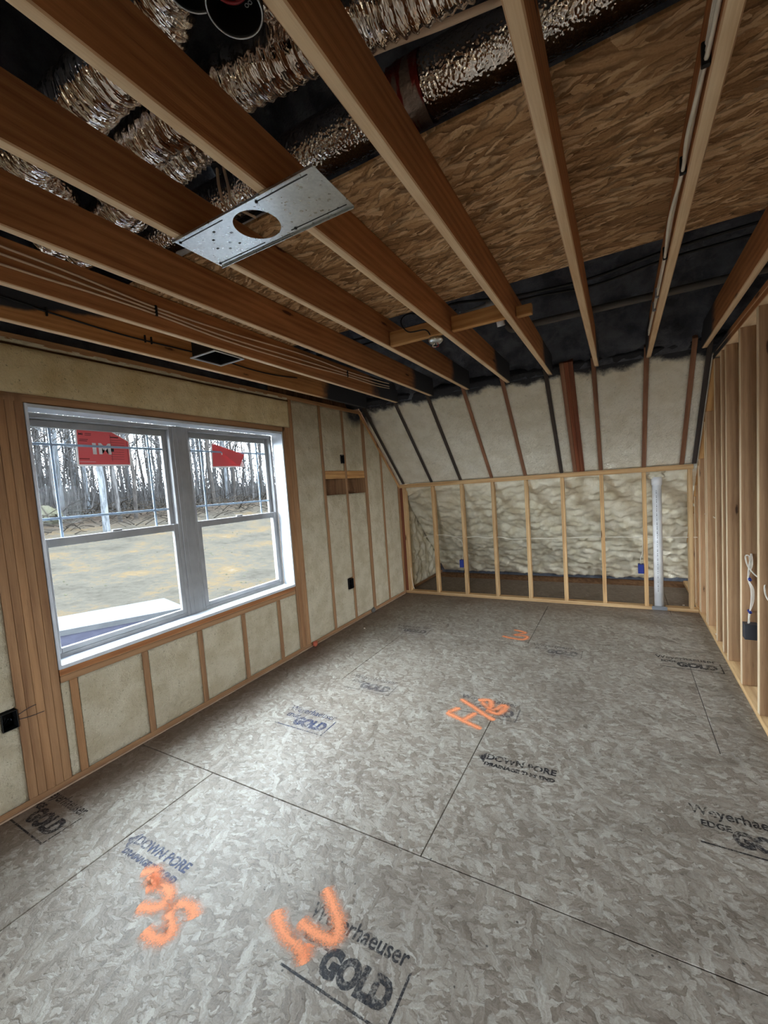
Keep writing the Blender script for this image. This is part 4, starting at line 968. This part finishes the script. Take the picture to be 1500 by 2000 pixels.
def prism(name, poly, z0, z1, mat):
    k = len(poly); c = Vector((sum(p[0] for p in poly) / k, sum(p[1] for p in poly) / k, z0))
    vs = [Vector((p[0], p[1], z0)) - c for p in poly] + [Vector((p[0], p[1], z1)) - c for p in poly]
    return from_py(name, vs, [tuple(range(k))[::-1], tuple(range(k, 2 * k))] + [(i, (i + 1) % k, k + (i + 1) % k, k + i) for i in range(k)], mat, None, Matrix.Translation(c))
zs = -.25
pa = [at(*q, 'z', zs).xy for q in ((20, 1222), (320, 1168), (364, 1186), (40, 1247))]
tag(prism('concrete_walk', pa, -.6, zs, 'concrete'), 'pale concrete walk outside below the window', 'walkway')
zg = -.33
pb = [(p.x, p.y) for p in (at(40, 1247, 'z', zs), at(364, 1186, 'z', zs))] + [(-.3, -.6), (-.3, -4.6)]
gr = prism('gravel_bed', pb, -.6, zg, 'gravel'); tag(gr, 'dark gravel bed between the house and the concrete walk', 'gravel'); gr['kind'] = 'stuff'
rk = at(88, 990, 'x', -19.0); tag(blob('boulder', (rk.x, rk.y, ground_z(rk.x, rk.y) + .25), .55, 'rock', None, .4, (1, 1, .9)), 'pale yellowish boulder at the edge of the woods', 'boulder')

def tree_mesh(seed, h, r, mat, nb=26, lean=0.0):
    rd = random.Random(seed); vs = []; fs = []
    def add(path, r0, r1, seg):
        o = len(vs); n = len(path)
        v, f = tube_data(path, lambda i: r0 + (r1 - r0) * i / (n - 1), seg, False); vs.extend(v); fs.extend([tuple(a + o for a in q) for q in f])
    tp = [Vector((lean * h * (i / 6) + rd.uniform(-.12, .12) * (i > 0), rd.uniform(-.12, .12) * (i > 0), h * i / 6 - .3 * (i == 0))) for i in range(7)]
    add(tp, r, r * .25, 7)
    for b in range(nb):
        t = rd.uniform(.22, .98); k = min(5, int(t * 6)); base = tp[k].lerp(tp[k + 1], t * 6 - k); a = rd.uniform(0, 6.283); L = rd.uniform(.12, .30) * h * (1.15 - t * .6); up = rd.uniform(.35, 1.1)
        d = Vector((math.cos(a), math.sin(a), up)).normalized(); p1 = base + d * L * .5; p2 = base + d * L + Vector((rd.uniform(-.3, .3), rd.uniform(-.3, .3), .15 * L))
        rb = r * (1 - t * .7) * .36; add([base, p1, p2], rb, rb * .25, 4)
        for s in range(3):
            q = base.lerp(p2, rd.uniform(.35, .9)); d2 = (d + Vector((rd.uniform(-1, 1), rd.uniform(-1, 1), rd.uniform(-.2, .8)))).normalized(); add([q, q + d2 * L * .25, q + d2 * L * .45 + Vector((0, 0, .1))], rb * .4, rb * .12, 3)
    me = bpy.data.meshes.new('bare_tree'); me.from_pydata([tuple(v) for v in vs], [], fs); me.materials.append(MAT[mat])
    for p in me.polygons: p.use_smooth = True
    me.update(); return me
protos = [tree_mesh(10 + i, (13, 15, 11, 16, 12, 9, 14, 10)[i], (.11, .14, .08, .17, .09, .05, .12, .045)[i], ('bark', 'bark2', 'bark', 'bark', 'bark2', 'bark', 'bark3', 'bark2')[i], (26, 24, 24, 28, 24, 20, 22, 18)[i], (0, .02, .05, 0, -.04, .08, .0, -.06)[i]) for i in range(8)]
lab = ['grey bare tree with slim straight trunk in the woods', 'brown bare tree with a sturdy trunk in the woods', 'grey bare sapling-like tree leaning slightly in the woods', 'tall thick grey bare tree in the woods', 'brown slim bare tree leaning back in the woods', 'thin young grey bare tree in the woods', 'pale-barked bare tree in the woods', 'thin brown bare sapling in the woods']
rt = random.Random(3); trees = []
tries = 0
while len(trees) < 285 and tries < 5000:
    tries += 1; x = -rt.uniform(19, 52); d = -x + 2.7
    y = -5.2 + d / math.tan(math.radians(rt.uniform(27, 86)))
    if any((x - a) ** 2 + (y - b) ** 2 < 1.1 for a, b in trees): continue
    trees.append((x, y)); k = rt.choice((0, 1, 2, 3, 4, 4, 5, 5, 6, 7, 7, 2))
    o = link(bpy.data.objects.new('bare_tree', protos[k]), None, Matrix.Translation((x, y, ground_z(x, y))) @ Matrix.Rotation(rt.uniform(0, 6.28), 4, 'Z') @ Matrix.Diagonal((1, 1, rt.uniform(.85, 1.2), 1)))
    tag(o, lab[k], 'tree', lab[k].split(' in the woods')[0] + ' group of the woods')
# trees that stand nearest the clearing
for (px, py, x, k, ln, lb) in ((207, 1030, -13.5, 6, 0, 'pale birch-like trunk standing alone in front of the woods'), (262, 985, -17.5, 1, 0, 'dark forked trunk at the edge of the clearing'), (232, 988, -17.0, 2, 0, 'slender grey trunk at the edge of the clearing beside the pale birch-like one')):
    p = at(px, py, 'x', x); o = link(bpy.data.objects.new('bare_tree', tree_mesh(90 + k, 12, .12 if k == 6 else .09, ('bark3' if k == 6 else 'bark2' if k == 1 else 'bark'), 22, {6: -.02, 1: .03, 2: -.05}[k])), None, Matrix.Translation((p.x, p.y, ground_z(p.x, p.y))) @ Matrix.Rotation(2.2, 4, 'Z'))
    tag(o, lb, 'tree')
# brush and fallen branches along the wood line
rb = random.Random(5); vs = []; fs = []
for i in range(1000):
    x = -rb.uniform(14.5, 24); d = -x + 2.7; y = -5.2 + d / math.tan(math.radians(rb.uniform(28, 88))); z = ground_z(x, y)
    a = rb.uniform(0, 6.28); L = rb.uniform(.4, 2.2); e = rb.uniform(-.05, .5); p = Vector((x, y, z + rb.uniform(0, .25))); q = p + Vector((math.cos(a) * L, math.sin(a) * L, e * L)); m = p.lerp(q, .5) + Vector((0, 0, .1 * L))
    o0 = len(vs); r = rb.uniform(.008, .035); v, f = tube_data([p, m, q], lambda i: r * (1 - .3 * i), 4, False); vs += v; fs += [tuple(b + o0 for b in t) for t in f]
br = from_py('fallen_brush', vs, fs, 'twig'); br['kind'] = 'stuff'; tag(br, 'tangle of fallen branches and brush along the edge of the woods', 'brush')
rb = random.Random(8)
vs = []; fs = []
for i in range(900):      # stones on the bare soil
    x = -rb.uniform(3.2, 14); d = -x + 2.7; y = -5.2 + d / math.tan(math.radians(rb.uniform(28, 88))); z = ground_z(x, y); r = rb.choice((.008, .012, .015, .02, .035))
    o0 = len(vs)
    for dx, dy, dz in ((1, 0, 0), (0, 1, 0), (-1, 0, 0), (0, -1, 0), (0, 0, .8), (0, 0, -.5)): vs.append(Vector((x + dx * r * rb.uniform(.7, 1.3), y + dy * r * rb.uniform(.7, 1.3), z + dz * r)))
    fs += [(o0 + a, o0 + b, o0 + 4) for a, b in ((0, 1), (1, 2), (2, 3), (3, 0))] + [(o0 + b, o0 + a, o0 + 5) for a, b in ((0, 1), (1, 2), (2, 3), (3, 0))]
_s = (vs, fs)
rb = random.Random(21); vs = []; fs = []
for i in range(15000):      # thin leafless saplings and twigs filling the woods
    x = -rb.uniform(20, 58); d = -x + 2.7; y = -5.2 + d / math.tan(math.radians(rb.uniform(26, 86))); z = ground_z(x, y) + rb.choice((0, 0, rb.uniform(0, 7)))
    a = rb.uniform(0, 6.28); L = rb.uniform(.8, 5); t = rb.uniform(0, .5) if z < 3 else rb.uniform(.2, 1.4); p = Vector((x, y, z)); q = p + Vector((math.cos(a) * t, math.sin(a) * t, 1)).normalized() * L
    o0 = len(vs); r = rb.uniform(.008, .028)
    for c, rr in ((p, r), (q, r * .3)):
        for b in range(3): vs.append(c + Vector((math.cos(b * 2.1), math.sin(b * 2.1), 0)) * rr)
    fs += [(o0 + b, o0 + (b + 1) % 3, o0 + 3 + (b + 1) % 3, o0 + 3 + b) for b in range(3)]
us = from_py('understory_twigs', vs, fs, 'bark'); us['kind'] = 'stuff'; tag(us, 'haze of thin leafless twigs and saplings filling the woods', 'brush')
vs, fs = _s
sn = from_py('scattered_stones', vs, fs, 'rock'); sn['kind'] = 'stuff'; tag(sn, 'small stones strewn over the bare soil outside', 'stones')
